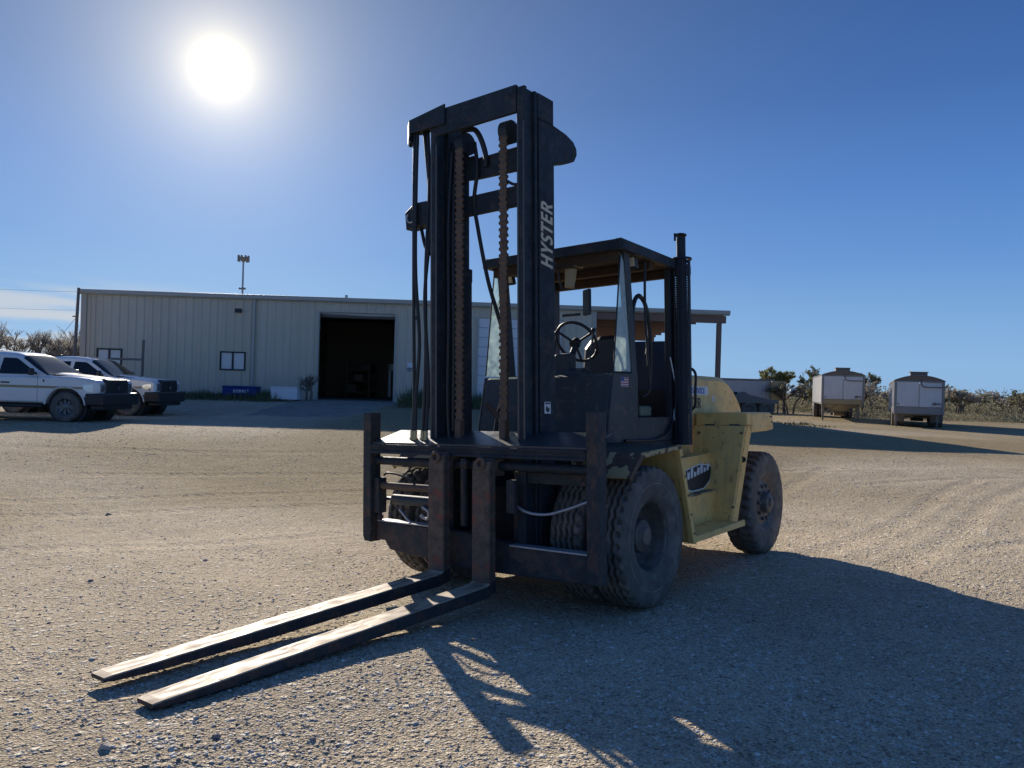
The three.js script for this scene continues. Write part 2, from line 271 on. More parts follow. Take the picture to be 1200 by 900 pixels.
M.dustyPlate = std([.30, .25, .18], { map: rep(tCon, .8), roughness: .9 });
M.worn = std([.10, .095, .09], { roughness: .45, metalness: .5 });
const R = .522, fork = thing('forklift', 'large yellow and black forklift with tall mast and rusty forks lowered to the gravel', 'forklift');
fork.rotation.order = 'YXZ'; fork.rotation.set(-.674 * D2R, -37.443 * D2R, 2.856 * D2R); fork.position.set(.189, -.066, -6.349);
// wheels
{
  const T = { zigzag: boxUV(tyreGeo(R, .285, .262, 'zigzag')), block: boxUV(tyreGeo(R, .285, .262, 'block')), lug: boxUV(tyreGeo(R, .29, .262, 'lug')) };
  const dish = boxUV(latheX([[-.09, .268], [.0, .262], [.085, .262], [.10, .285], [.108, .300], [.118, .300], [.118, .286], [.104, .270], [.095, .248], [.02, .240], [-.055, .225], [-.062, .15], [-.06, .0]], 56));
  const hubDeep = boxUV(mergeGeometries([latheX([[-.07, .13], [.03, .125], [.05, .11], [.055, .075], [.075, .07], [.08, .055], [.08, 0]], 28)].map((g) => g.toNonIndexed())));
  const disc = boxUV(latheX([[.04, .268], [.10, .285], [.112, .300], [.122, .300], [.122, .286], [.105, .262], [.088, .24], [.07, .225], [.085, .20], [.098, .15], [.098, 0]], 56));
  const hubOut = boxUV(latheX([[.09, .115], [.15, .105], [.165, .085], [.165, .05], [.185, .045], [.185, 0]], 28));
  const nut = boxUV(new THREE.CylinderGeometry(.016, .018, .03, 6).rotateZ(-Math.PI / 2));
  const ring = boxUV(new THREE.TorusGeometry(.395, .004, 5, 72).rotateY(Math.PI / 2));
  function wheel(x, z, kind, flip, deep) {
    const w = sub('wheel', fork); w.position.set(x, R, z); if (flip) w.rotation.y = Math.PI; w.rotation.x = (x * 7 + z) % 3;
    const add = (n, g, m, p = w) => { const k = new THREE.Mesh(g, m); k.name = n; p.add(k); return k; };
    add('tyre', T[kind], M.rubber); add('sidewall_rib', ring, M.sidewall).position.x = .1405; add('rim', deep ? dish : disc, M.rim); add('hub', deep ? hubDeep : hubOut, M.rim);
    for (let i = 0; i < 10; i++) { const a = i * Math.PI / 5, n = add('lug_nut', nut, M.rim); n.position.set(deep ? -.045 : .108, Math.sin(a) * (deep ? .19 : .17), Math.cos(a) * (deep ? .19 : .17)); }
    return w;
  }
  wheel(1.013, 0, 'zigzag', false, true); wheel(.69, 0, 'zigzag', true, true);
  wheel(-1.013, 0, 'block', true, true); wheel(-.69, 0, 'block', false, true);
  wheel(.905, -2.737, 'lug', false, false); wheel(-.905, -2.737, 'lug', true, false);
  put('front_axle', [discX(-.95, .95, .11, R, 0, 20), span(-.34, .34, .30, .82, -.25, .22, .02)], M.dark, fork);
  put('rear_axle', [discX(-.8, .8, .07, R, -2.737, 16), span(-.3, .3, .40, .72, -2.9, -2.55, .02)], M.dark, fork);
}
// mast
{
  const mast = sub('mast', fork);
  for (const s of [-1, 1]) {
    const X = (a, b) => s > 0 ? [a, b] : [-b, -a];
    put('outer_rail', [span(...X(.452, .481), .32, 3.66, .305, .505), span(...X(.402, .4515), .32, 3.66, .305, .335), span(...X(.402, .4515), .32, 3.66, .475, .505)], M.dark, mast);
    put('inner_rail', [span(...X(.400, .474), .28, 3.862, .650, .682), span(...X(.424, .450), .28, 3.862, .552, .6495), span(...X(.400, .474), .28, 3.862, .518, .5515)], M.dark, mast);
    put('wear_strip', span(...X(.4035, .4175), 1.25, 3.6, .6822, .6828, 0), M.worn, mast); put('wear_strip', span(...X(.457, .4715), 1.25, 3.6, .6822, .6828, 0), M.worn, mast);
    put('rail_cap', span(...X(.405, .4805), 3.664, 3.858, .31, .516), M.dark, mast);
    put('lift_cylinder', [rod(V(s * .345, .3, .405), V(s * .345, 2.55, .405), .055, .058, 18), rod(V(s * .345, 2.52, .405), V(s * .345, 2.62, .405), .062, .062, 18), span(s * .345 - .05, s * .345 + .05, .22, .30, .345, .465)], M.dark, mast);
    put('cylinder_rod', rod(V(s * .345, 2.55, .405), V(s * .345, 3.66, .405), .036, .036, 16), M.dark, mast);
    // roller chain: side plates and pins, as small as they show
    const links = []; for (let y = 1.36; y < 3.60; y += .05) { const k = Math.round(y / .05) % 2; links.push(box(k ? .052 : .064, .062, .016, s * .222, y, .612, 0)); links.push(new THREE.CylinderGeometry(.014, .014, .078, 6).rotateZ(Math.PI / 2).translate(s * .222, y + .025, .612)); }
    put('lift_chain', links, M.rust, mast);
    put('chain_sheave', [discX(s * .222 - .03, s * .222 + .03, .075, 3.6, .545, 22), discX(s * .222 - .04, s * .222 + .04, .088, 3.6, .545, 22).scale(1, 1, 1)], M.dark, mast);
    put('chain_anchor', span(s * .222 - .03, s * .222 + .03, 1.18, 1.38, .585, .64), M.rust, mast);
    put('tilt_cylinder', [rod(V(s * .36, 1.0, -.55), V(s * .36, 1.02, -.02), .05, .05, 16), rod(V(s * .36, 1.02, -.02), V(s * .36, 1.05, .30), .026, .026, 12)], M.dark, mast);
    put('mast_foot', span(...X(.39, .50), .22, .62, .15, .303, .015), M.dark, mast);
  }
  put('top_crossbeam', [span(-.40, .40, 3.675, 3.882, .655, .690, .004), span(-.40, .40, 3.80, 3.872, .56, .654)], M.dark, mast);
  put('hose_bracket', [prismZ([[-.69, 3.752], [-.30, 3.745], [-.30, 3.905], [-.69, 3.862]], .692, .712, .003), span(-.69, -.485, 3.772, 3.85, .575, .6905), span(-.702, -.6905, 3.69, 3.84, .59, .70)], M.dark, mast);
  put('bracket_plate', new ConvexGeometry([V(-.694, 3.86, .710), V(-.694, 3.75, .710), V(-.752, 3.83, .668), V(-.748, 3.70, .671), V(-.725, 3.665, .688), V(-.690, 3.86, .702), V(-.690, 3.75, .702), V(-.748, 3.83, .660), V(-.744, 3.70, .663), V(-.721, 3.665, .680)]), M.whiteDecal, mast);
  put('bracket_bolt', [rod(V(-.76, 3.69, .64), V(-.70, 3.69, .64), .012), rod(V(-.75, 3.69, .64), V(-.735, 3.69, .64), .022)], M.dark, mast);
  put('upper_crossmember', prismZ([[-.45, 3.31], [-.40, 3.31], [-.28, 3.345], [-.2, 3.335], [.2, 3.325], [.28, 3.31], [.45, 3.305], [.45, 3.515], [.10, 3.505], [-.16, 3.50], [-.2, 3.53], [-.45, 3.53]], .425, .47, .005), M.dark, mast);
  put('middle_crossmember', span(-.45, .45, 3.045, 3.205, .425, .47), M.dark, mast);
  put('lower_crossmember', [span(-.45, .45, .42, .86, .34, .40), span(-.45, .45, 1.0, 1.16, .345, .395)], M.dark, mast);
  // the rounded hose guards on the rails
  const hood = [[.31, 3.675], [.12, 3.655], [.02, 3.625], [-.03, 3.575], [-.035, 3.52], [.0, 3.465], [.08, 3.43], [.31, 3.36]];
  put('hose_guard', prismX(hood, .384, .479, .012), M.dark, mast);
  put('hose_guard', [prismZ([[-.52, 3.185], [-.52, 2.995], [-.80, 2.98], [-.815, 3.125], [-.70, 3.19]], .52, .64, .01)], M.dark, mast);
  put('guard_ring', new THREE.TorusGeometry(.045, .008, 6, 20, Math.PI * 1.3).rotateZ(2.4).translate(-.735, 3.075, .643), M.galv, mast);
  // hoses from the top bracket to the carriage
  const hs = [[[-.672, 3.80, .66], [-.676, 3.2, .665], [-.67, 2.2, .67], [-.655, 1.5, .68], [-.655, 1.22, .70]], [[-.640, 3.80, .66], [-.652, 3.3, .665], [-.650, 2.6, .67], [-.60, 2.0, .675], [-.63, 1.6, .68], [-.625, 1.22, .70]],
    [[-.560, 3.77, .62], [-.535, 3.3, .63], [-.555, 2.6, .65], [-.545, 1.8, .66], [-.54, 1.22, .70]], [[-.60, 3.77, .62], [-.54, 3.25, .62], [-.515, 3.02, .63], [-.56, 2.4, .655], [-.51, 1.7, .665], [-.505, 1.22, .70]], [[-.655, 2.98, .60], [-.58, 2.8, .62], [-.51, 2.72, .62], [-.505, 2.3, .63]]];
  hs.push([[-.33, 3.55, .58], [-.35, 3.0, .60], [-.33, 2.2, .62], [-.34, 1.5, .62], [-.32, 1.2, .62]], [[-.30, 3.6, .56], [-.31, 2.9, .585], [-.29, 2.0, .60], [-.30, 1.3, .60]]);
  for (const h of hs) put('hose', tube(h, .0155, 40, 7), M.hose, mast);
  for (const x of [-.655, -.625, -.54, -.505]) put('hose_fitting', [rod(V(x, 1.20, .70), V(x, 1.30, .697), .017, .017, 8), rod(V(x, 1.215, .70), V(x, 1.245, .70), .024, .024, 6)], M.brass, mast);
  put('hose', tube([[-.16, 3.62, .50], [-.13, 3.4, .50], [-.19, 3.15, .47], [-.17, 2.95, .45], [-.10, 2.5, .40], [.03, 2.0, .35], [.02, 1.7, .32], [-.10, 1.42, .28], [-.12, 1.25, .30]], .017, 60), M.hose, mast);
  put('hose', tube([[-.24, 3.72, .56], [-.12, 3.70, .54], [-.05, 3.52, .50], [-.05, 3.40, .49]], .022, 30), M.hose, mast);
  put('hose', tube([[.1, 3.28, .44], [.22, 3.22, .45], [.34, 3.26, .44], [.41, 3.32, .42]], .012, 24), M.hose, mast);
  put('hose', tube([[-.2, 1.52, .30], [-.02, 1.36, .32], [.10, 1.24, .34]], .024, 16), M.rust, mast);
  put('hose', tube([[.28, 1.20, .36], [.28, 1.38, .36], [.33, 1.46, .34], [.37, 1.42, .33]], .013, 20), M.galv, mast);
  // the maker's name up the side of the rail, letter tops towards the forks
  const t = words('HYSTER', .152, .003, .22); t.computeBoundingBox(); const b = t.boundingBox, k = .50 / (b.max.x - b.min.x);
  t.scale(k, 1.0, 1); t.rotateY(Math.PI / 2).applyMatrix4(new THREE.Matrix4().makeRotationX(Math.PI / 2)); // reads upwards
  t.translate(.4815, 2.79, .413); put('lettering', t, M.cream, mast);
  const dec = sub('warning_label', mast);
  put('label_sheet', span(.4812, .483, 1.435, 1.522, .372, .452, 0), M.whiteDecal, dec);
  put('label_print', [span(.4832, .4838, 1.505, 1.517, .378, .446, 0), prismX([[.43, 1.492], [.44, 1.465], [.425, 1.445], [.395, 1.445], [.385, 1.47], [.40, 1.485], [.41, 1.47], [.418, 1.495]], .4832, .4838, 0)], M.black, dec);
}
// carriage
{
  const car = sub('carriage', fork);
  put('end_bar', prismZ([[-1.112, .43], [-1.092, .39], [-1.02, .385], [-1.02, 1.446], [-1.112, 1.446]], .70, .818, .006), M.frame, car);
  put('end_bar', [span(1.07, 1.165, .305, 1.443, .71, .818)], M.frame, car);
  put('bar_gusset', span(-1.14, -1.113, 1.0, 1.24, .69, .78), M.frame, car);
  put('top_plate', prismX([[.80, 1.204], [.47, 1.298], [.47, 1.284], [.80, 1.190]], -1.018, 1.068, .002), M.plate, car);
  put('top_rail', [span(-1.018, 1.068, 1.116, 1.188, .765, .815), span(-1.018, 1.068, 1.168, 1.189, .8155, .828, .003), span(-1.018, 1.068, 1.114, 1.135, .8155, .826, .003)], M.dark, car);
  put('upper_shaft', discX(-1.02, 1.07, .034, 1.052, .745, 20), M.dark, car);
  put('fork_shaft', discX(-1.02, -.31, .03, .845, .735, 18), M.rust, car);
  put('side_shift_cylinder', [discX(-.86, -.36, .042, .735, .70, 20), discX(-.385, -.35, .05, .735, .70, 18)], M.cab, car);
  put('cylinder_rod', [discX(-1.02, -.86, .016, .735, .70, 14)], M.chrome, car);
  put('rod_bracket', [span(-1.018, -.96, .62, .91, .69, .78), rod(V(-.985, .56, .74), V(-.985, .62, .74), .018), rod(V(-.985, .575, .74), V(-.985, .60, .74), .03, .03, 6)], M.frame, car);
  put('lower_beam', prismZ([[-1.015, .40], [-.92, .40], [-.86, .33], [-.05, .27], [1.068, .285], [1.068, .478], [.40, .49], [-.05, .54], [-1.015, .548]], .66, .75, .006), M.frame, car);
  put('beam_lip', span(.38, 1.066, .479, .492, .66, .76, .003), M.galv, car); put('beam_lip', span(-1.01, -.33, .549, .560, .64, .752, .003), M.galv, car);
  put('centre_bar', [discX(-.03, .03, .03, 1.06, .80, 12), rod(V(-.02, .60, .79), V(-.02, 1.10, .79), .028, .028, 12), span(-.05, .12, .3, 1.1, .60, .65)], M.frame, car);
  put('inner_upright', span(-.36, -.30, .30, 1.18, .52, .60), M.frame, car); put('inner_upright', span(.30, .36, .30, 1.18, .52, .60), M.frame, car); put('cross_tie', span(.36, 1.06, .93, 1.01, .60, .66), M.frame, car);
  put('fork_stop', span(.385, .46, .72, .96, .76, .80), M.frame, car);
  put('hose', tube([[.36, .80, .72], [.52, .735, .74], [.70, .73, .745], [.88, .78, .745], [1.04, .84, .74]], .011, 30), M.galv, car);
  put('hose', tube([[-.96, .93, .72], [-.90, .95, .74], [-.72, .93, .74], [-.60, .875, .73], [-.62, .80, .72]], .009, 30), M.hose, car);
  put('hose', tube([[-.78, .66, .72], [-.64, .56, .72], [-.5, .52, .70], [-.38, .50, .69]], .009, 24), M.galv, car);
  put('hose', tube([[-.50, .70, .74], [-.42, .66, .75], [-.44, .61, .75], [-.52, .63, .74]], .012, 20), M.galv, car);
  const blade = (x0, x1, y, toe) => {
    const f = sub('fork', fork), xm = (x0 + x1) / 2, hw = (x1 - x0) / 2;
    put('shank', [prismX([[.83, .26 + y], [.905, .20 + y], [.905, 1.02 + y], [.89, 1.09 + y], [.83, 1.10 + y]], x0, x1, .008), span(x0 + .02, x1 - .02, .98 + y, 1.11 + y, .70, .829)], M.shank, f);
    put('hook_eye', [new THREE.TorusGeometry(.034, .014, 8, 20).translate(xm, 1.075 + y, .905)], M.rust, f);
    // blade tapering in thickness and, near the tip, in width
    const st = [[.83, hw, .262, .150], [.93, hw, .218, .128], [1.6, hw, .186, .104], [2.5, hw, .145, .078], [3.05, hw, .120, .070], [3.29, hw * .94, .109, .076], [3.335, hw * .86, .103, .082]], pos = [], idx = [];
    for (const [z, w, t, b] of st) { const o = xm + toe * (z - .9) / 2.4, c = .006; for (const [px, py] of [[-w, b + c], [-w, t - c], [-w + c, t], [w - c, t], [w, t - c], [w, b + c], [w - c, b], [-w + c, b]]) pos.push(o + px, py + y * (1 - .3 * (z - .9) / 2.4), z); }
    const top = []; for (let i = 0; i < st.length - 1; i++) for (let k = 0; k < 8; k++) { const a = i * 8 + k, b = i * 8 + (k + 1) % 8; (k > 0 && k < 4 ? top : idx).push(a, b, a + 8, b, b + 8, a + 8); }
    const e = (st.length - 1) * 8; for (let k = 1; k < 7; k++) { idx.push(0, k + 1, k, e, e + k, e + k + 1); }
    for (const [n, ix, m] of [['blade', idx, M.frame], ['worn_face', top, M.blade]]) { let g = new THREE.BufferGeometry(); g.setAttribute('position', new THREE.Float32BufferAttribute(pos, 3)); g.setIndex(ix); g = g.toNonIndexed(); g.computeVertexNormals(); put(n, g, m, f); }
  };
  blade(-.285, -.122, .034, -.03); blade(.150, .317, 0, .0);
}
// body
{
  const b = sub('body', fork);
  put('frame_rail', [span(-.55, -.35, .45, 1.15, -3.0, .25, .02), span(.35, .55, .45, 1.15, -3.0, .25, .02)], M.dark, b);
  put('floor_plate', span(-.67, .67, 1.155, 1.195, -1.62, -.12), M.dark, b);
  put('under_cab', span(-.56, .56, .70, 1.15, -1.6, -.3, .02), M.dark, b);
  for (const s of [-1, 1]) {
    const X = (a, c) => s > 0 ? [a, c] : [-c, -a];
    put('fender', [prismX([[.23, 1.150], [-.42, 1.186], [-.42, 1.172], [.23, 1.136]], ...X(.60, 1.165), .003)], M.dustyPlate, b);
    put('fender_edge', [prismX([[.425, .985], [.232, 1.152], [-.42, 1.188], [-.42, 1.155], [.21, 1.112], [.395, .955]], ...X(1.166, 1.180), .003), prismX([[.425, .985], [.231, 1.150], [.225, 1.138], [.415, .975]], ...X(.78, 1.1655), .002)], M.peel, b);
    put('fender_support', span(...X(.585, .60), 1.02, 1.15, -.35, .25, .003), M.peel, b);
    // the deep step between the wheels
    const st = sub('step', b);
    put('front_frame', [prismX([[-.40, 1.172], [-.452, 1.172], [-.712, .385], [-.655, .385]], ...X(1.118, 1.166), .005), prismX([[-.412, 1.14], [-.43, 1.14], [-.69, .40], [-.672, .40]], ...X(.62, 1.117), .002)], M.yellow, st);
    put('outer_sill', prismX([[-.665, .386], [-.70, .435], [-1.80, .455], [-1.80, .400]], ...X(1.132, 1.158), .004), M.yellow, st);
    put('step_floor', prismX([[-.68, .385], [-.68, .412], [-1.80, .432], [-1.80, .405]], ...X(.70, 1.131), .002), M.yellow, st);
    put('riser', prismX([[-.56, .413], [-.50, .67], [-1.86, .70], [-1.82, .433]], ...X(.84, .86), .002), M.yellow, st);
    put('tread', prismX([[-.50, .672], [-.50, .686], [-1.86, .716], [-1.86, .702]], ...X(.70, .87), .002), M.peel, st);
    put('upper_riser', prismX([[-.48, .69], [-.47, 1.0], [-1.93, 1.04], [-1.88, .717]], ...X(.775, .795), .002), M.yellow, st);
    put('upper_tread', prismX([[-.46, 1.002], [-.46, 1.016], [-1.95, 1.056], [-1.95, 1.042]], ...X(.60, .81), .002), M.yellow, st);
    // tank box ahead of the rear wheel
    const fr = prismZ([[.60, .43], [1.022, .405], [1.118, 1.318], [.60, 1.318]].map(([x, y]) => [x * s, y]), 0, .03, .006);
    fr.applyMatrix4(new THREE.Matrix4().set(1, 0, 0, 0, 0, 1, 0, 0, 0, -.17, 1, -1.755, 0, 0, 0, 1));
    put('front_panel', fr, M.yellow, b);
    const sd = prismX([[-1.82, .41], [-1.99, 1.318], [-2.06, 1.318], [-2.10, 1.245], [-1.95, .41]], ...X(0, .03), .005); sd.applyMatrix4(new THREE.Matrix4().set(1, s * .105, 0, s * (.955) - (s < 0 ? 0 : 0), 0, 1, 0, 0, 0, 0, 1, 0, 0, 0, 0, 1));
    put('side_panel', sd, M.yellow, b);
    put('lid', prismX([[-1.985, 1.322], [-1.995, 1.442], [-2.10, 1.448], [-2.10, 1.324]], ...X(.60, 1.12), .01), M.yellow, b);
    put('rear_fender', prismX([[-2.104, 1.25], [-2.104, 1.448], [-2.66, 1.448], [-2.72, 1.40], [-2.74, 1.275], [-2.60, 1.262]], ...X(.58, 1.118), .014), M.yellow, b);
    for (const [x, y] of [[.66, .52], [.66, 1.25], [1.04, .56], [1.085, 1.25]]) put('bolt', rod(V(s * x, y, -1.752 - .17 * y + .03), V(s * x, y, -1.752 - .17 * y + .045), .012, .012, 6), M.worn, b);
    for (let i = 0; i < 5; i++) { const t = .08 + i * .21, y = lerp(1.15, .41, t), z = lerp(-.428, -.683, t); put('bolt', rod(V(s * 1.165, y, z), V(s * 1.173, y, z), .010, .010, 6), M.worn, b); }
    put('hinge', span(...X(.70, .80), 1.308, 1.332, -1.985, -1.972, .002), M.worn, b); put('hinge', span(...X(.95, 1.05), 1.308, 1.332, -1.985, -1.972, .002), M.worn, b);
    put('tail_slot', span(...X(1.117, 1.1195), 1.395, 1.410, -2.70, -2.62, 0), M.black, b); put('tail_slot', span(...X(1.117, 1.1195), 1.345, 1.358, -2.715, -2.66, 0), M.black, b);
    put('latch', rod(V(s * 1.09, 1.0, -1.935), V(s * 1.09, 1.0, -1.96), .03, .026, 12), M.dark, b);
  }
  // step plate badge: black lens with white script strokes
  const badge = sub('badge', b);
  const lens = [[-1.20, .845], [-1.30, .915], [-1.62, .955], [-1.86, .935], [-1.90, .90], [-1.84, .80], [-1.70, .735], [-1.45, .728], [-1.28, .765]];
  put('badge_border', prismX(lens.map(([z, y]) => [-1.55 + (z + 1.55) * 1.05, .845 + (y - .845) * 1.10]), .7955, .7975, 0), M.whiteDecal, badge);
  put('badge_ground', prismX(lens, .798, .7995, 0), M.black, badge);
  const stroke = []; for (let i = 0; i < 8; i++) { const z = -1.27 - i * .072, y = .82 + i * .010, h = .05 + .028 * ((i * 7) % 3); stroke.push(prismX([[z, y], [z - .046, y + .01], [z - .058, y + h], [z - .02, y + h * .8], [z - .004, y + h + .012]], .8, .801, 0)); }
  put('badge_script', stroke, M.whiteDecal, badge);
  put('reflector', span(.8605, .866, .60, .635, -1.02, -.92, .002), std([.35, .02, .02], { roughness: .3 }), b);
  // engine hood and counterweight
  const hood = [[-1.62, 1.0], [-1.62, 1.80], [-2.0, 1.822], [-2.75, 1.828], [-2.92, 1.80], [-3.08, 1.715], [-3.24, 1.60], [-3.32, 1.50], [-3.35, 1.40], [-3.35, 1.0]];
  put('engine_hood', prismX(hood, -.57, .57, .05), M.yellow, b);
  put('counterweight', prismX([[-2.2, .55], [-2.2, 1.26], [-3.35, 1.26], [-3.37, 1.0], [-3.30, .60], [-3.1, .45], [-2.6, .45]], -.56, .56, .05), M.yellow, b);
  const dec = sub('hood_decal', b);
  put('decal_sheet', span(.5715, .573, 1.625, 1.712, -2.36, -1.70, 0), M.whiteDecal, dec);
  const t1 = words('T & SERVICE', .058, .001).rotateY(Math.PI / 2).translate(.5735, 1.668, -2.05); t1.computeBoundingBox(); put('decal_text', t1, std([.02, .05, .32]), dec);
  put('hood_lettering', words('HYSTER', .105, .0015).rotateY(Math.PI / 2).translate(.572, 1.545, -1.93), M.black, b);
  put('stain', [span(.5712, .5718, 1.555, 1.625, -2.50, -2.478, 0), span(.5712, .5718, 1.555, 1.618, -2.545, -2.525, 0)], M.whiteDecal, b);
  put('grab_handle', tube([[.575, 1.86, -1.74], [.66, 1.87, -1.75], [.70, 1.83, -1.76], [.70, 1.66, -1.76], [.69, 1.50, -1.76], [.60, 1.44, -1.75]], .014, 40), M.black, b);
}
// cab
{
  const c = sub('cab', fork);
  const cowl = [[-.125, 1.197], [-.235, 1.745], [-.30, 1.765], [-.36, 1.765], [-.25, 1.197]];
  put('cowl', prismX(cowl, -.655, .655, .01), M.cab, c);
  for (const s of [-1, 1]) {
    const X = (a, d) => s > 0 ? [a, d] : [-d, -a];
    put('side_plate', prismX([[-.13, 1.197], [-.245, 1.762], [-.655, 1.775], [-.655, 1.197]], ...X(.657, .675), .003), M.cab, c);
    put('sill_plate', [prismX([[-.66, 1.197], [-.66, 1.40], [-1.30, 1.405], [-1.30, 1.197]], ...X(.655, .672), .003), span(...X(.56, .656), 1.385, 1.402, -1.30, -.66, .003)], M.cab, c);
    put('front_leg', bar(V(s * .645, 1.765, -.602), V(s * .645, 2.80, -.478), .06, .095), M.cab, c);
    put('rear_leg', bar(V(s * .645, 1.20, -1.345), V(s * .645, 2.80, -1.345), .06, .11), M.black, c);
    const gp = prismX([[-.262, 1.778], [-.543, 1.786], [-.432, 2.70], [-.398, 2.755], [-.385, 2.70]], ...X(.664, .670), 0); put('side_glass', gp, M.glass, c);
    put('glass_edge', tube([[s * .667, 1.78, -.258], [s * .667, 2.30, -.326], [s * .667, 2.74, -.384]], .007, 12, 5), M.black, c);
    put('roof_side_beam', [bar(V(s * .70, 2.825, -.29), V(s * .70, 2.80, -1.60), .06, .085)], M.dark, c);
    put('work_light', [new RoundedBoxGeometry(.075, .095, .05, 2, .012).rotateX(.3).translate(s * .655, 2.715, -.63)], M.black, c);
    put('light_lens', [new THREE.BoxGeometry(.055, .075, .006).rotateX(.3).translate(s * .655, 2.723, -.600)], M.cream, c);
  }
  put('front_beam', [span(-.685, .73, 2.775, 2.862, -.335, -.275, .012)], M.dark, c);
  put('rear_beam', span(-.73, .73, 2.75, 2.84, -1.64, -1.60, .01), M.dark, c);
  for (let i = 0; i < 7; i++) put('roof_slat', span(-.668, .668, 2.79 - i * .002, 2.815 - i * .002, -.345 - i * .18 - .165, -.345 - i * .18, .003), M.roofDark, c);
  put('roof_sheet', span(-.69, .69, 2.835, 2.85, -1.60, -.335, .003), M.dark, c);
  put('roof_joist', [span(-.66, .66, 2.70, 2.775, -.42, -.36, .004), span(-.66, .66, 2.71, 2.775, -.98, -.92, .004), span(-.66, .66, 2.70, 2.775, -1.42, -1.36, .004)], M.roofDark, c);
  put('roof_clutter', [box(.20, .012, .16, .13, 2.695, -.42, 0).rotateZ(0), span(.03, .05, 2.60, 2.86, -.31, -.28, 0)], M.roofDark, c);
  // dash, steering, seat
  put('dashboard', [prismX([[-.30, 1.60], [-.36, 1.80], [-.46, 1.83], [-.56, 1.66], [-.52, 1.50]], -.12, .30, .02), box(.16, .20, .14, .08, 1.86, -.44, .03)], M.cab, c);
  const sw = sub('steering_wheel', c); sw.position.set(.10, 2.075, -.60); sw.rotation.set(-.95, 0, 0);
  put('wheel_rim', new THREE.TorusGeometry(.20, .014, 8, 40).rotateX(Math.PI / 2), M.black, sw);
  for (const a of [.4, 2.5, 4.6]) put('spoke', rod(V(0, -.03, 0), V(Math.cos(a) * .195, 0, Math.sin(a) * .195), .011), M.black, sw);
  put('wheel_hub', [new THREE.CylinderGeometry(.04, .05, .06, 16).translate(0, -.02, 0)], M.black, sw);
  put('spinner_knob', [new THREE.SphereGeometry(.024, 10, 8).translate(.15, .04, -.13), rod(V(.15, 0, -.13), V(.15, .03, -.13), .008)], M.black, sw);
  put('steering_column', [rod(V(.10, 1.66, -.34), V(.10, 2.05, -.585), .032, .028, 12)], M.black, c);
  put('column_tube', [rod(V(.22, 1.76, -.42), V(.26, 1.50, -.62), .035, .035, 14)], M.blackGloss, c);
  put('boot', [rod(V(.26, 1.50, -.62), V(.28, 1.22, -.74), .055, .085, 14)], M.black, c);
  for (const [x, a] of [[-.05, .1], [-.12, -.05], [.33, .1]]) put('control_lever', [rod(V(x, 1.72, -.40), V(x + a * .3, 2.15, -.46), .008), new THREE.SphereGeometry(.022, 10, 8).translate(x + a * .3, 2.15, -.46)], M.black, c);
  put('mirror', [new RoundedBoxGeometry(.115, .23, .03, 2, .012).rotateY(-.5).translate(.24, 2.41, -.55), rod(V(.20, 2.53, -.50), V(.06, 2.53, -.42), .010), rod(V(.06, 2.53, -.42), V(.04, 2.76, -.36), .010), rod(V(.18, 2.31, -.54), V(.04, 2.30, -.46), .012)], M.cab, c);
  put('beacon_bracket', [rod(V(.16, 2.70, -.42), V(.15, 2.53, -.41), .055, .042, 14), box(.16, .014, .12, .17, 2.705, -.42, .003)], M.tan, c);
  put('seat', [box(.52, .13, .50, .02, 1.66, -1.02, .04), prismZ([[-.24, 1.62], [-.26, 1.9], [-.24, 2.08], [-.17, 2.16], [-.06, 2.19], [.10, 2.19], [.21, 2.16], [.28, 2.08], [.30, 1.9], [.28, 1.62]], -1.36, -1.24, .04)], M.vinyl, c);
  put('seat_box', span(-.30, .34, 1.20, 1.60, -1.32, -.80, .02), M.black, c);
  put('rear_guard_panel', [prismZ([[.10, 1.60], [.62, 1.60], [.56, 2.0], [.52, 2.13], [.10, 2.15]], -1.60, -1.56, .01)], M.blueTarp, c);
  put('cab_back', span(-.64, .64, 1.197, 1.66, -1.56, -1.52, .005), M.black, c);
  put('tool_tray', [box(.40, .10, .22, .40, 1.455, -.95, .02)], std([.10, .13, .09], { roughness: .4 }), c);
  put('cab_hose', tube([[.62, 2.10, -.68], [.61, 2.34, -.70], [.60, 2.46, -.80], [.60, 2.43, -.92], [.60, 2.25, -1.01], [.58, 1.95, -1.08], [.56, 1.70, -1.10]], .020, 40), M.hose, c);
  put('cab_hose', tube([[.60, 2.12, -.70], [.59, 2.38, -.75], [.58, 2.48, -.87], [.58, 2.40, -.98], [.58, 2.15, -1.05], [.55, 1.85, -1.02]], .016, 40), M.hose, c);
  put('hand_rail', tube([[.655, 2.76, -.84], [.655, 2.3, -.84], [.655, 1.75, -.90], [.64, 1.62, -.92], [.60, 1.58, -.86]], .012, 30), M.black, c);
  put('cable', tube([[.68, 1.95, -1.27], [.69, 1.75, -1.33], [.69, 1.60, -1.37], [.685, 1.45, -1.33], [.685, 1.37, -1.32]], .006, 30), M.whiteDecal, c);
  put('cable', tube([[.685, 1.38, -1.30], [.70, 1.27, -1.18], [.70, 1.21, -.95], [.69, 1.205, -.70], [.69, 1.21, -.40]], .012, 30), M.hose, c);
  put('cable_clip', [new THREE.SphereGeometry(.022, 8, 6).translate(.685, 1.385, -1.33)], M.galv, c);
  // small flag sticker on the side plate
  const fl = sub('flag_sticker', c);
  put('sticker_sheet', span(.6755, .6765, 1.655, 1.735, -.49, -.36, 0), std([.62, .58, .58]), fl);
  for (let i = 0; i < 4; i++) put('stripe', span(.677, .6772, 1.658 + i * .021, 1.668 + i * .021, -.49, i > 1 ? -.415 : -.36, 0), std([.42, .10, .11]), fl);
  put('canton', span(.677, .6772, 1.70, 1.734, -.412, -.361, 0), std([.06, .08, .25]), fl);
  // exhaust stack with its slotted heat guard
  const ex = sub('exhaust_stack', c);
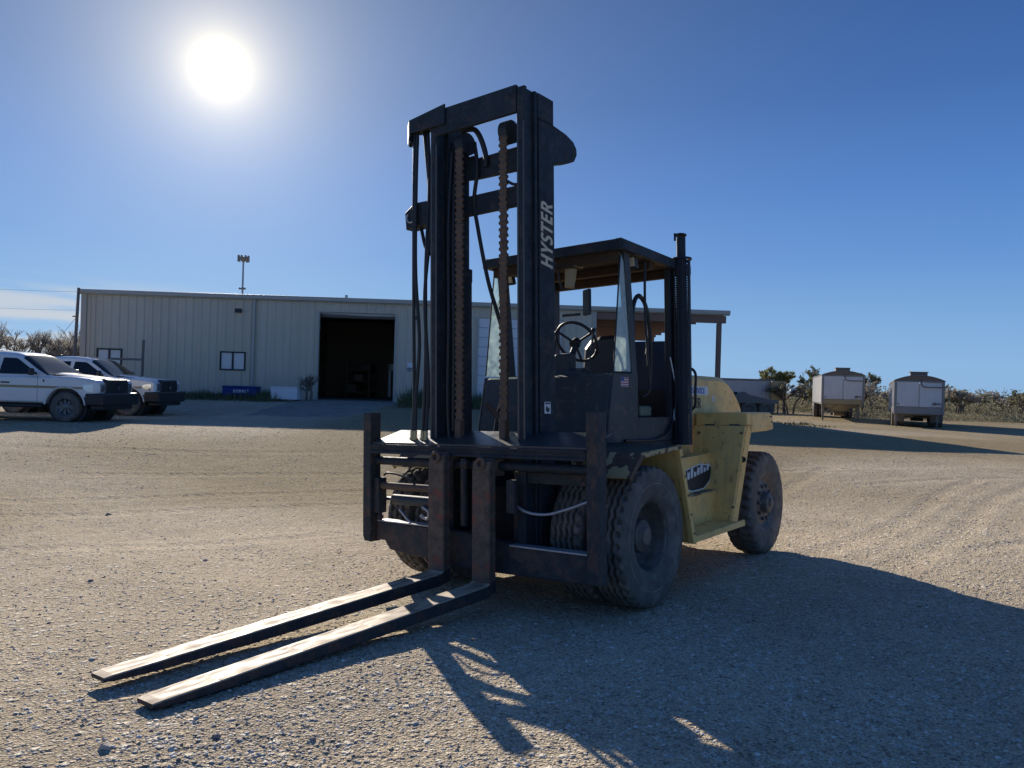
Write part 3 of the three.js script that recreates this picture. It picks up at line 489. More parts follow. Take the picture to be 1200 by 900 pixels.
  put('pipe', [rod(V(.745, 1.15, -1.385), V(.745, 3.06, -1.385), .042, .042, 18)], M.dark, ex);
  put('rain_cap', [new THREE.CylinderGeometry(.052, .052, .012, 18).rotateX(-.12).translate(.745, 3.085, -1.385), span(.70, .715, 3.03, 3.10, -1.345, -1.33, 0)], M.dark, ex);
  put('pipe_clamp', [new THREE.TorusGeometry(.088, .012, 6, 24).rotateX(Math.PI / 2).translate(.745, 2.86, -1.385), span(.66, .70, 2.845, 2.875, -1.40, -1.36)], M.dark, ex);
  const rings = []; for (let y = 1.16; y < 2.84; y += .021) rings.push(new THREE.CylinderGeometry(.080 - .004 * sstep(1.5, 2.9, y), .082 - .004 * sstep(1.5, 2.9, y), .015, 24, 1, true).translate(.745, y, -1.385));
  const ribs = []; for (let i = 0; i < 12; i++) { const a = i * Math.PI / 6; ribs.push(span(-.006, .006, 1.15, 2.85, -.003, .003, 0).rotateY(-a).translate(.745 + .077 * Math.sin(a) * 1, 0, -1.385 + .077 * Math.cos(a))); }
  put('heat_guard', [...rings, ...ribs], M.black, ex);
  put('muffler_bracket', [span(.67, .745, 1.165, 1.20, -1.46, -1.31)], M.dark, ex);
}

// ---------------------------------------------------------------- the metal workshop
{
  const th = 2.16 * D2R, ct = Math.cos(th), sn = Math.sin(th);
  const bx = (X) => (X + 4.5) / (ct - (X / 31.6) * sn), by = (X, Y) => 1.6 + (Y - 1.6) * (31.6 + bx(X) * sn) / 31.6;   // a point of the front wall measured at 31.6 m, on the turned wall
  const w = thing('metal_workshop', 'long pale metal workshop with open roll door and covered bay at one end', 'workshop');
  w.position.set(-4.913, -.147, -34.5); w.rotation.y = th; w.scale.setScalar(1.0918);
  const L = bx(-17.72), E = bx(3.36), C = bx(8.72), TOP = 4.97, FL = .78, BACK = -13.6;
  // front sheets: ribbed panels .92 m wide, one mesh each, cut round the openings
  const pw = .915, prof = []; for (let k = 0; k < 3; k++) { const x = k * .305; prof.push([x, 0], [x + .10, 0], [x + .125, .028], [x + .175, .028], [x + .20, 0]); } prof.push([pw - .003, 0], [pw - .003, -.02], [0, -.02]);
  const sheet = boxUV(new THREE.ExtrudeGeometry(new THREE.Shape(prof.map(([x, y]) => new THREE.Vector2(x, -y))), { depth: 1, bevelEnabled: false }).rotateX(-Math.PI / 2));
  const wallMats = [M.wall, std([.97, .97, .96], { map: M.wall.map, roughness: .55 }), std([1.03, 1.03, 1.03], { map: M.wall.map, roughness: .6 })];
  const addSheet = (x, wd, y0, y1, k) => { const m = new THREE.Mesh(sheet, wallMats[k % 3]); m.name = 'wall_sheet'; m.scale.set(wd / pw, y1 - y0, 1); m.position.set(x, y0, 0); w.add(m); };
  const open = [[bx(-8.02), bx(-4.84), FL - .2, by(-6.4, 4.39)], [bx(-12.03), bx(-10.97), by(-11.5, 1.87), by(-11.5, 2.65)], [bx(-17.1), bx(-16.05), by(-16.5, 1.95), by(-16.5, 2.63)], [bx(-1.48), bx(2.0), FL - .2, by(0, 4.33)]];
  let k = 0;
  const cuts = [L, ...open.flatMap((o) => [o[0], o[1]]), E].sort((a, b) => a - b);
  for (let i = 0; i < cuts.length - 1; i++) {
    const a = cuts[i], b = cuts[i + 1]; if (b - a < .02) continue; const mid = (a + b) / 2, o = open.find((q) => mid > q[0] && mid < q[1]), n = Math.max(1, Math.round((b - a) / pw));
    for (let j = 0; j < n; j++) { const x = lerp(a, b, j / n), wd = (b - a) / n; k++; if (!o) addSheet(x, wd, .3, TOP - .2, k); else { addSheet(x, wd, o[3], TOP - .2, k); if (o[2] > 1) addSheet(x, wd, .3, o[2], k); } }
  }
  put('gutter', [span(L - .1, C + .12, TOP - .17, TOP, .03, .20, .02), span(L - .1, C + .12, TOP - .205, TOP - .172, .034, .10, .004)], M.trim, w);
  put('corner_trim', span(L - .06, L + .16, .3, TOP - .2, .031, .05, .004), M.trim, w);
  put('corner_trim', span(E - .14, E + .03, .3, TOP - .21, .031, .055, .004), M.trim, w);
  put('downspout', [span(bx(-10.72), bx(-10.60), .6, TOP - .2, .04, .13, .01)], M.trim, w);
  put('door_header', [prismZ([[open[0][0] - .02, open[0][3] - .02], [open[0][1] + .02, open[0][3] - .02], [open[0][1] + .02, open[0][3] - .10], [lerp(open[0][0], open[0][1], .62), open[0][3] - .13], [open[0][0] - .02, open[0][3] - .06]], -.30, -.05, .004)], M.trim, w);
  for (const x of [open[0][0], open[0][1]]) put('door_jamb', span(x - .04, x + .04, .6, open[0][3], -.14, .033, .006), M.trim, w);
  put('rolled_door', [discX(open[0][0] + .05, open[0][1] - .05, .26, open[0][3] + .05, -.45, 24)], M.galv, w);
  // windows
  for (const o of [open[1], open[2]]) {
    const win = sub('window', w), [a, b, c, d] = o, m = (a + b) / 2;
    for (const g of [span(a, b, c, c + .06, -.04, .04), span(a, b, d - .06, d, -.04, .04), span(a, a + .06, c + .06, d - .06, -.04, .04), span(b - .06, b, c + .06, d - .06, -.04, .04), span(m - .035, m + .035, c + .06, d - .06, -.035, .035)]) put('window_frame', g, M.black, win);
    put('pane', span(a + .06, m - .035, c + .06, d - .06, -.015, -.005, 0), M.blinds, win); put('pane', span(m + .035, b - .06, c + .06, d - .06, -.015, -.005, 0), M.blinds, win);
  }
  // the closed roll door behind the mast: horizontal sections
  { const [a, b, c, d] = open[3], n = 9, sec = boxUV(span(a, b, 0, (d - FL) / n - .012, -.06, -.02, .008)), rd = sub('roll_door', w); for (let i = 0; i < n; i++) { const m = new THREE.Mesh(sec, M.white); m.name = 'door_section'; m.position.y = FL + i * (d - FL) / n; rd.add(m); } for (const x of [a, b]) put('door_track', span(x - .05, x + .05, FL, d, -.10, .034, .006), M.trim, rd); }
  put('wall_light', [box(.24, .16, .16, bx(-11.3), by(-11.3, 4.33), .11, .02)], M.black, w);
  put('wall_light', [box(.20, .16, .16, bx(-4.05), by(-4.05, 4.25), .11, .02)], M.black, w);
  put('vent_cap', rod(V(bx(-7.0), TOP - .02, -.5), V(bx(-7.0), TOP + .18, -.5), .06), M.galv, w);
  // other walls and roof
  const gable = [[-.025, .3], [-.025, TOP - .052], [-6.8, TOP + .108], [BACK, TOP - .052], [BACK, .3]]; put('side_wall', prismX(gable, L, L + .08, 0), M.wall, w); put('side_wall', prismX(gable, E - .08, E, 0), M.wall, w); put('back_wall', span(L, E, .3, TOP - .052, BACK - .08, BACK - .002, 0), M.wall, w); put('eave_strut', span(L + .1, E - .1, TOP - .3, TOP - .055, -.2, -.03, 0), M.steelBrown, w);
  put('roof', prismX([[.02, TOP - .012], [-6.8, TOP + .16], [BACK - .1, TOP - .012], [BACK - .1, TOP - .05], [-6.8, TOP + .11], [.02, TOP - .05]], L - .08, C + .1, 0), M.galv, w);
  put('floor_slab', span(L + .1, C, .2, FL, BACK + .05, -.02, 0), M.concrete, w);
  // inside, seen dimly through the open door
  const o = open[0];
  put('inner_partition', [span(o[0] - 1.5, o[1] + .6, FL, TOP - .3, -9.2, -9.1, 0)], M.wood, w);
  const idr = sub('inner_door', w); put('door_leaf', span(lerp(o[0], o[1], .62), lerp(o[0], o[1], .87), FL, FL + 1.35, -9.09, -9.03), M.tarp, idr); put('door_frame', [span(lerp(o[0], o[1], .57), lerp(o[0], o[1], .615), FL, FL + 1.7, -9.09, -9.02), span(lerp(o[0], o[1], .57), lerp(o[0], o[1], .9), FL + 1.4, FL + 1.75, -9.09, -9.02)], M.galv, idr);
  put('inner_beam', span(o[0] - 1.5, o[1] + .6, 2.55, 2.68, -9.08, -8.9), M.wood, w); put('inner_beam', span(o[0] - 1.5, o[1] + .6, 3.55, 3.65, -9.08, -8.9), M.wood, w);
  const rk = sub('storage_rack', w);
  for (const z of [-6.6, -8.8]) for (const x of [o[0] + .05, o[0] + 1.15]) put('rack_post', span(x - .04, x + .04, FL, 2.6, z - .04, z + .04), M.wood, rk);
  for (const y of [1.0, 1.55, 2.1]) put('shelf', span(o[0], o[0] + 1.2, y, y + .05, -8.9, -6.5), M.wood, rk);
  for (let i = 0; i < 9; i++) put('stored_box', box(.3 + .2 * hash(i, 1, 4), .25 + .15 * hash(i, 2, 4), .4, o[0] + .3 + .3 * (i % 3), 1.21 + .55 * (i % 3), -6.9 - .7 * Math.floor(i / 3), .01), [M.wood, M.tarp, M.cab][i % 3], rk);
  // covered bay: purlins, beams and posts
  const ru = (z) => TOP - .06 + (z > -6.8 ? .16 * (-z / 6.8) : .16 * ((z - BACK) / (-BACK - 6.8) * -1 + 0) * 0 + .16 * (1 - (-6.8 - z) / 6.8)) - .05;
  for (let i = 0; i <= 9; i++) { const z = -.35 - i * 1.42; put('purlin', span(E + .02, C, ru(z) - .20, ru(z) - .02, z - .04, z + .04, .004), M.steelBrown, w); }
  put('bay_beam', span(E + .02, C, TOP - .52, TOP - .215, -.12, .02, .008), M.steelBrown, w); put('bay_beam', span(E + .02, C, TOP - .50, TOP - .215, BACK, BACK + .12, .008), M.steelBrown, w);
  for (const z of [-.05, -6.8, BACK + .06]) put('bay_post', span(bx(8.36), bx(8.54), .5, TOP - .53, z - .09, z + .09, .01), M.steelBrown, w);
  put('bay_brace', bar(V(E + .05, TOP - 1.2, BACK + .06), V(E + 1.1, TOP - .5, BACK + .06), .08, .08), M.steelBrown, w);
  // notice on the wall
  const n = sub('wall_notice', w); put('notice_sheet', span(bx(-4.33), bx(-4.0), by(-4, 2.03), by(-4, 2.40), .032, .042, 0), M.white, n); put('notice_panel', span(bx(-4.31), bx(-4.02), by(-4, 2.05), by(-4, 2.2), .043, .046, 0), M.black, n);
  put('notice_letters', words('USE', .09, .002).translate(bx(-4.165), by(-4, 2.125), .0465), M.white, n);
  const fp = thing('pipe_rail', 'rusty upright pipe with a cross rail by the workshop wall', 'pipe rail');
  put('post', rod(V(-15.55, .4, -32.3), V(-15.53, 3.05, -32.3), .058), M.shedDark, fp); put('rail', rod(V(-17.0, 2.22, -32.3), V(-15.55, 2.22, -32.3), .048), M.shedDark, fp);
}
// concrete ramp up to the open door
{
  const nx = 16, nz = 20, pos = [], idx = [];
  for (let j = 0; j <= nz; j++) for (let i = 0; i <= nx; i++) { const t = j / nz, z = lerp(-34.35, -27.0, t), a = lerp(-9.4, -10.4, t * t), b = lerp(-4.7, -5.8, t * t), x = lerp(a, b, i / nx); const ed = Math.min(i, nx - i) / 2.5, fr = (nz - j) / 3; pos.push(x, ground(x, z) + lerp(-.03, .03, Math.min(1, ed, fr)) + .012 * (hash(i, j, 5) - .5), z); }
  for (let j = 0; j < nz; j++) for (let i = 0; i < nx; i++) { const a = j * (nx + 1) + i, b = a + nx + 1; idx.push(a, b, a + 1, b, b + 1, a + 1); }
  const g = new THREE.BufferGeometry(); g.setAttribute('position', new THREE.Float32BufferAttribute(pos, 3)); g.setIndex(idx); g.computeVertexNormals();
  const m = put('concrete_ramp', g, M.concrete, scene); m.userData = { kind: 'structure', label: 'cracked concrete ramp rising to the open workshop door', category: 'ramp' };
}
// things along the wall
{
  const t = thing('blue_tool_chest', 'blue job-site chest with white lettering among weeds by the wall', 'tool chest'); t.position.set(-11.63, ground(-11.63, -33.1) + .12, -33.1); t.scale.setScalar(1.09);
  put('chest_body', box(1.34, .30, .55, 0, .17, 0, .02), M.blue, t); put('chest_lid', box(1.37, .07, .58, 0, .36, 0, .02), M.blue, t); put('lettering', words('KOBALT', .12, .003).translate(.08, .19, .276), M.white, t);
  const b = thing('white_chest', 'white metal box standing on the ground beside the open workshop door', 'box'); b.position.set(-9.52, ground(-9.52, -32.5), -32.5); b.rotation.y = -.06; b.scale.setScalar(1.09);
  put('box_body', box(1.04, .44, .60, 0, .27, 0, .02), M.white, b); put('box_lid', box(1.07, .05, .63, 0, .515, 0, .012), M.white, b); put('skid', [box(.08, .05, .6, -.4, .025, 0, 0), box(.08, .05, .6, .4, .025, 0, 0)], M.wood, b);
}
// ---------------------------------------------------------------- pickups
M.rimGrey = std([.16, .165, .17], { roughness: .4, metalness: .7 });
function pickup(label) {
  const t = thing('pickup_truck', label, 'pickup truck', 'white pickups parked by the workshop');
  const arch = (cx, r, n = 12) => { const o = []; for (let i = 0; i <= n; i++) { const a = i / n * Math.PI; o.push([cx + r * Math.cos(a), .40 + r * Math.sin(a)]); } return o; };
  const side = [[-5.0, .62], [-4.98, 1.30], [-3.02, 1.30], [-3.0, 1.24], [-.66, 1.265], [-.2, 1.28], [.30, 1.262], [.66, 1.228], [.86, 1.19], [.91, 1.12], [.92, .80], [.60, .66], ...arch(0, .56).filter(([, y]) => y > .55), [-.58, .50], [-3.2, .50], ...arch(-3.8, .56).filter(([, y]) => y > .55), [-4.4, .62]];
  put('body', new THREE.ExtrudeGeometry(new THREE.Shape(side.map(([x, y]) => new THREE.Vector2(x, y))), { depth: 1.76, bevelEnabled: true, bevelThickness: .11, bevelSize: .07, bevelOffset: -.07, bevelSegments: 4 }).translate(0, 0, -.88), M.carWhite, t);
  // cabin: sections along the truck, lofted, with tumblehome sides and a rounded roof
  const sect = [[-.46, 1.262], [-.60, 1.345], [-.90, 1.56], [-1.18, 1.755], [-1.36, 1.855], [-1.60, 1.912], [-2.0, 1.935], [-2.4, 1.935], [-2.70, 1.915], [-2.88, 1.86], [-2.97, 1.62], [-3.02, 1.262]], ring = (h, off) => { const o = [], w = (y) => .93 - (y - 1.24) * .27 + off, c = Math.min(.17, (h - 1.24) * .6), p = []; p.push([w(1.235), 1.235]); p.push([w(h - c), h - c]); for (let k = 1; k <= 5; k++) { const a = k / 6 * Math.PI / 2; p.push([w(h - c) - c * 1.3 * (1 - Math.cos(a)), h - c + (c + off) * Math.sin(a) - .0]); } p.push([w(h - c) - c * 1.5, h + off + .004], [.25, h + .016 + off]); for (const q of p) o.push(q); for (const q of p.slice().reverse()) o.push([-q[0], q[1]]); return o; };
  const loft = (ss, off, from = 0, to = 18) => { const pos = [], idx = []; for (const [x, h] of ss) for (const [z, y] of ring(h, off).slice(from, to)) pos.push(x + (off ? off * .8 : 0), y, z); const n = to - from; for (let a = 0; a < ss.length - 1; a++) for (let k = 0; k < n - 1; k++) { const p = a * n + k, q = p + n; idx.push(p, q, p + 1, q, q + 1, p + 1); } const g = new THREE.BufferGeometry(); g.setAttribute('position', new THREE.Float32BufferAttribute(pos, 3)); g.setIndex(idx); g.computeVertexNormals(); return g; };
  put('cabin', loft(sect, 0), M.carWhite, t);
  // glass set into the cabin sides
  const zAt = (y) => .93 - (y - 1.24) * .27 + .003;
  const pane = (name, xy) => { for (const s of [-1, 1]) { const pos = xy.map(([x, y]) => V(x, y, s * zAt(y))), out = pos.map((p) => p.clone().add(V(0, .004, s * .012))); put(name, new ConvexGeometry([...pos.map((p) => p.clone().add(V(0, 0, -s * .02))), ...out]), M.winGlass, t); } };
  pane('side_window', [[-1.92, 1.30], [-.82, 1.305], [-.92, 1.38], [-1.44, 1.725], [-1.50, 1.745], [-1.86, 1.755]]); pane('side_window', [[-2.84, 1.30], [-2.04, 1.30], [-2.0, 1.755], [-2.74, 1.745]]);
  put('windscreen', loft([[-.52, 1.305], [-.60, 1.352], [-.90, 1.565], [-1.18, 1.758], [-1.31, 1.835]], .010, 3, 15), M.winGlass, t); put('rear_window', loft([[-2.935, 1.76], [-2.97, 1.62], [-2.995, 1.45]].map(([x, h]) => [x - .02, h]), .004, 4, 14), M.winGlass, t);
  put('bonnet', prismX([[-.62, 1.278], [.62, 1.278], [.50, 1.312], [.30, 1.325], [-.30, 1.325], [-.50, 1.312]], -.50, .78, .02).applyMatrix4(new THREE.Matrix4().set(1, 0, 0, 0, -.10, 1, 0, 0, 0, 0, 1, 0, 0, 0, 0, 1)), M.carWhite, t);
  const gr = sub('grille', t); put('grille_shell', new RoundedBoxGeometry(.20, .50, 1.24, 4, .08).translate(.875, .975, 0), M.plastic, gr);
  put('grille_bar', span(.972, .985, .74, 1.19, -.02, .02), M.plastic, gr); put('grille_bar', span(.972, .985, .95, .985, -.56, .56), M.plastic, gr); put('emblem', prismX([[-.055, 1.015], [-.03, .97], [-.045, .93], [0, .90], [.045, .93], [.03, .97], [.055, 1.015], [0, 1.0]],   .986, .998, .003), M.chrome, gr);
  for (const s of [-1, 1]) {
    const h = sub('headlight', t); put('lamp_lens', new ConvexGeometry([V(.935, .85, s * .60), V(.935, 1.10, s * .60), V(.925, .845, s * .86), V(.92, 1.09, s * .86), V(.86, .85, s * .985), V(.86, 1.08, s * .985), V(.50, 1.03, s * 1.0), V(.55, .92, s * 1.002), V(.66, .855, s * 1.002), V(.66, 1.07, s * 1.0), V(.8, .9, s * .6), V(.8, 1.08, s * .6)]), M.lens, h);
    put('lamp_bowl', [discX(.935, .95, .085, .97, s * .74, 16)], M.chrome, h);
    put('door_handle', span(-1.80, -1.56, 1.045, 1.085, s * .99, s * 1.02), M.plastic, t); put('door_handle', span(-2.72, -2.5, 1.045, 1.085, s * .99, s * 1.02), M.plastic, t);
    put('door_gap', span(-1.985, -1.975, .54, 1.25, s * .988, s * .9905, 0), M.plastic, t); put('door_gap', span(-.78, -.77, .54, 1.25, s * .988, s * .9905, 0), M.plastic, t); put('door_gap', span(-3.0, -2.99, .54, 1.25, s * .988, s * .9905, 0), M.plastic, t);
    put('side_stripe', [prismZ([[-4.6, 1.00], [-4.6, .935], [-.5, .925], [.50, .925], [.50, .985], [-.5, .995]], s > 0 ? .9905 : -.993, s > 0 ? .993 : -.9905, 0)], M.tan, t);
    const m = sub('mirror', t); put('mirror_shell', new RoundedBoxGeometry(.10, .20, .17, 3, .04).translate(-.90, 1.38, s * 1.08), M.plastic, m); put('mirror_arm', rod(V(-.86, 1.34, s * .93), V(-.88, 1.36, s * 1.04), .03), M.plastic, m);
    for (const x of [0, -3.8]) put('arch_lip', new THREE.TorusGeometry(.575, .028, 6, 24, Math.PI * .92).rotateZ(Math.PI * .04).translate(x, .41, s * .975), M.carWhite, t);
    put('side_badge', span(-.62, -.58, 1.10, 1.17, s * .99, s * .997, 0), M.plastic, t);
    put('sill_step', [discX(-3.1, -.62, .045, .42, s * .97, 12)], M.plastic, t);
    for (const x of [0, -3.8]) {
      const w = sub('wheel', t); w.position.set(x, .42, s * .84); w.scale.setScalar(1.04); w.rotation.y = s > 0 ? -Math.PI / 2 : Math.PI / 2; w.userData = {};
      put('tyre', latheX([[-.12, .23], [-.13, .30], [-.135, .35], [-.11, .405], [-.08, .405], [.08, .405], [.11, .395], [.135, .35], [.13, .30], [.12, .23]], 40), M.rubber, w);
      put('rim', latheX([[.06, .235], [.125, .24], [.13, .225], [.10, .20], [.05, .19], [.07, .10], [.10, .08], [.10, 0]], 30), M.rimGrey, w);
      for (let i = 0; i < 8; i++) { const a = i * Math.PI / 4; put('spoke', bar(V(.085, .07 * Math.sin(a), .07 * Math.cos(a)), V(.09, .21 * Math.sin(a), .21 * Math.cos(a)), .03, .05), M.rimGrey, w); }
      put('wheel_well', discX(-.50, -.02, .515, 0, 0, 28), M.plastic, w);
    }
  }
  put('front_bumper', new RoundedBoxGeometry(.52, .36, 2.03, 3, .06).translate(.83, .645, 0), M.plastic, t); put('lower_valance', new RoundedBoxGeometry(.34, .2, 1.75, 2, .05).translate(.82, .44, 0), M.plastic, t);
  put('rear_bumper', span(-5.12, -4.98, .55, .78, -.96, .96, .02), M.plastic, t);
  put('roof_bar', span(-2.86, -2.5, 1.94, 1.985, -.55, .55, .015), M.plastic, t); put('cowl_vent', span(-.56, -.44, 1.285, 1.305, -.7, .7, .005), M.plastic, t); put('wiper', rod(V(-.62, 1.32, -.1), V(-.86, 1.50, .45), .008), M.plastic, t); put('chassis', span(-4.8, .6, .36, .58, -.55, .55, .02), M.plastic, t);
  return t;
}
{
  const a = pickup('white pickup with tan side stripe parked in the open, front wheel on the gravel'); a.position.set(-12.46, ground(-12.5, -22.4) + .0, -22.45); a.rotation.y = -.015;
  const b = a.clone(); b.name = numbered('pickup_truck'); b.userData = { ...a.userData, label: 'white pickup parked close along the workshop wall behind the other pickup' }; scene.add(b); b.position.set(-12.78, ground(-12.8, -26.6), -26.55); b.rotation.y = -.01;
}
// ---------------------------------------------------------------- hopper trailers
function trailer(o) {
  const t = thing('hopper_trailer', o.label, 'trailer', 'grain hopper trailers parked by the brush'); t.position.set(o.x, o.y0, o.z); t.rotation.y = o.turn;
  const W = o.w, L = 9.8, b = o.bottom, h = o.top;   // front left corner at the origin, x to the right, body going back
  for (const [x0, x1] of [[-.02, .03], [W - .03, W + .02]]) put('side_wall', [span(x0, x1, b, h, -L, -.02, .004)], M.tin, t);
  for (let i = 0; i < 10; i++) for (const x of [-.05, W + .022]) put('side_post', span(x, x + .028, b, h, -.3 - i * 1.02, -.36 - i * 1.02, .003), M.tin, t);
  const pb = o.panel; put('front_sheet', span(.09, W / 2 - .012, pb, h - .06, -.06, 0, .01), M.tin, t); put('front_sheet', span(W / 2 + .012, W - .09, pb, h - .06, -.06, 0, .01), M.tin, t);
  put('corner_post', span(-.03, .085, b - .02, h, -.09, .03, .01), M.tinGrey, t); put('corner_post', span(W - .085, W + .03, b - .02, h, -.09, .03, .01), M.tinGrey, t); put('front_skirt', span(.09, W - .09, b - .03, pb - .012, -.07, .02, .01), o.skirt, t); put('front_header', span(-.03, W + .03, h - .055, h + .02, -.09, .035, .008), M.tinGrey, t);
  put('rear_wall', span(.02, W - .02, b, h, -L, -L + .05, .004), M.tin, t); put('floor', span(0, W, b - .06, b - .032, -L, -.08, 0), M.shedDark, t);
  const arc = []; for (let i = 0; i <= 16; i++) { const u = i / 16; arc.push([lerp(-.06, W + .06, u), h + .02 + o.crown * (1 - (2 * u - 1) ** 2)]); } arc.push([W + .06, h + .021], [-.06, h + .021]);
  put('front_gable', prismZ(arc.map(([x, y]) => [W / 2 + (x - W / 2) * .97, Math.max(h + .021, y - .02)]), -.05, .0, .003), M.tarp, t);
  const arc2 = arc.slice(0, 17), roof = [...arc2.map(([x, y]) => [x, y + .015]), ...arc2.slice().reverse().map(([x, y]) => [x, y - .015])]; put('tarp_roof', prismZ(roof, -L - .05, .06, .003), M.tinGrey, t);
  put('roof_hatch', [span(W / 2 - .42, W / 2 + .36, h + o.crown + .0, h + o.crown + .17, -.75, -.05, .02), span(W / 2 - .46, W / 2 + .40, h + o.crown + .17, h + o.crown + .205, -.79, 0, .01)], M.shedDark, t);
  put('hatch_slot', span(W / 2 - .12, W / 2 + .30, h + o.crown * .45, h + o.crown * .45 + .08, .001, .02, .004), M.shedDark, t);
  put('crank_rod', [tube([[W / 2 + .10, h + .1, .07], [W / 2 + .10, h - .16, .07], [W / 2 + .16, h - .26, .07], [W / 2 + .4, h - .30, .07], [W - .06, h - .30, .07]], .028, 30)], M.shedDark, t);
  put('hose_coupling', [box(.13, .13, .10, W - .42, pb + .16, .05, .02), box(.24, .06, .06, W - .25, pb + .16, .05, .01)], M.shedDark, t); put('plug', box(.09, .06, .04, .18, pb + .12, .02, .01), M.shedDark, t);
  for (const z of [-.9, -5.2]) { const hw = .25, g = new ConvexGeometry([V(.12, b - .07, z), V(W - .12, b - .07, z), V(.12, b - .07, z - 3.6), V(W - .12, b - .07, z - 3.6), V(W / 2 - hw, o.hop, z - 1.5), V(W / 2 + hw, o.hop, z - 1.5), V(W / 2 - hw, o.hop, z - 2.1), V(W / 2 + hw, o.hop, z - 2.1)]); put('hopper', g, o.hopMat, t); }
  for (const x of [.12, W - .22]) { const l = sub('landing_leg', t); put('leg_tube', span(x - .07, x + .07, .30, b - .06, -.95, -.81, .01), M.tinGrey, l); put('leg_foot', span(x - .05, x + .05, .0, .32, -.93, -.83, .01), M.shedDark, l); }
  put('leg_brace', [bar(V(.16, b - .1, -.88), V(.9, .55, -.88), .05, .05), bar(V(.16, .5, -.88), V(.9, b - .12, -.88), .05, .05), rod(V(.19, .62, -.88), V(W - .28, .62, -.88), .03)], M.tinGrey, t);
  const ty = boxUV(latheX([[-.13, .28], [-.14, .40], [-.12, .50], [-.09, .515], [.09, .515], [.12, .50], [.14, .40], [.13, .28]], 28)), hb = boxUV(latheX([[-.1, .29], [-.02, .27], [.0, .12], [.08, .10], [.08, 0]], 20));
  for (const z of o.axles) for (const x of [.05, .38, W - .38, W - .05]) { const w = sub('wheel', t); w.position.set(x, .515, z); if (x < W / 2) w.rotation.y = Math.PI; for (const [n, g, m] of [['tyre', ty, M.rubber], ['rim', hb, M.tinGrey]]) { const q = new THREE.Mesh(g, m); q.name = n; w.add(q); } }
  for (const z of o.axles) put('axle', discX(.3, W - .3, .07, .515, z, 12), M.shedDark, t);
  put('chassis_rail', [span(.55, .67, b - .35, b - .08, -L, -5.8), span(W - .67, W - .55, b - .35, b - .08, -L, -5.8)], M.shedDark, t);
  put('mud_flap', span(.0, .5, .25, .85, o.axles[0] + .66, o.axles[0] + .68, 0), M.shedDark, t); put('mud_flap', span(W - .5, W, .25, .85, o.axles[0] + .66, o.axles[0] + .68, 0), M.shedDark, t);
  if (o.bar) put('side_handle', tube([[W + .03, h - .28, -.1], [W + .16, h - .28, -.1], [W + .2, h - .36, -.1], [W + .2, h - 1.15, -.1]], .02, 24), M.shedDark, t);
  put('tank', [discX(W * .42, W * .42 + .62, .19, .42, -3.9, 16)], M.shedDark, t);
}
trailer({ label: 'grey hopper trailer with pale sloping hopper showing between its front legs', x: 18.56, z: -46, y0: ground(19.5, -46) - .02, turn: -18.4 * D2R, w: 2.3, bottom: 1.05, panel: 1.32, top: 2.72, crown: .27, skirt: M.tan, hop: .55, hopMat: M.tinGrey, axles: [-8.6, -7.4], bar: false });
trailer({ label: 'grey hopper trailer with dark underside and wheels close behind its front', x: 19.67, z: -39.5, y0: ground(20.6, -39.5), turn: -24.8 * D2R, w: 2.22, bottom: .72, panel: 1.06, top: 2.36, crown: .28, skirt: M.tinGrey, hop: .42, hopMat: M.shedDark, axles: [-1.9, -3.1], bar: true });
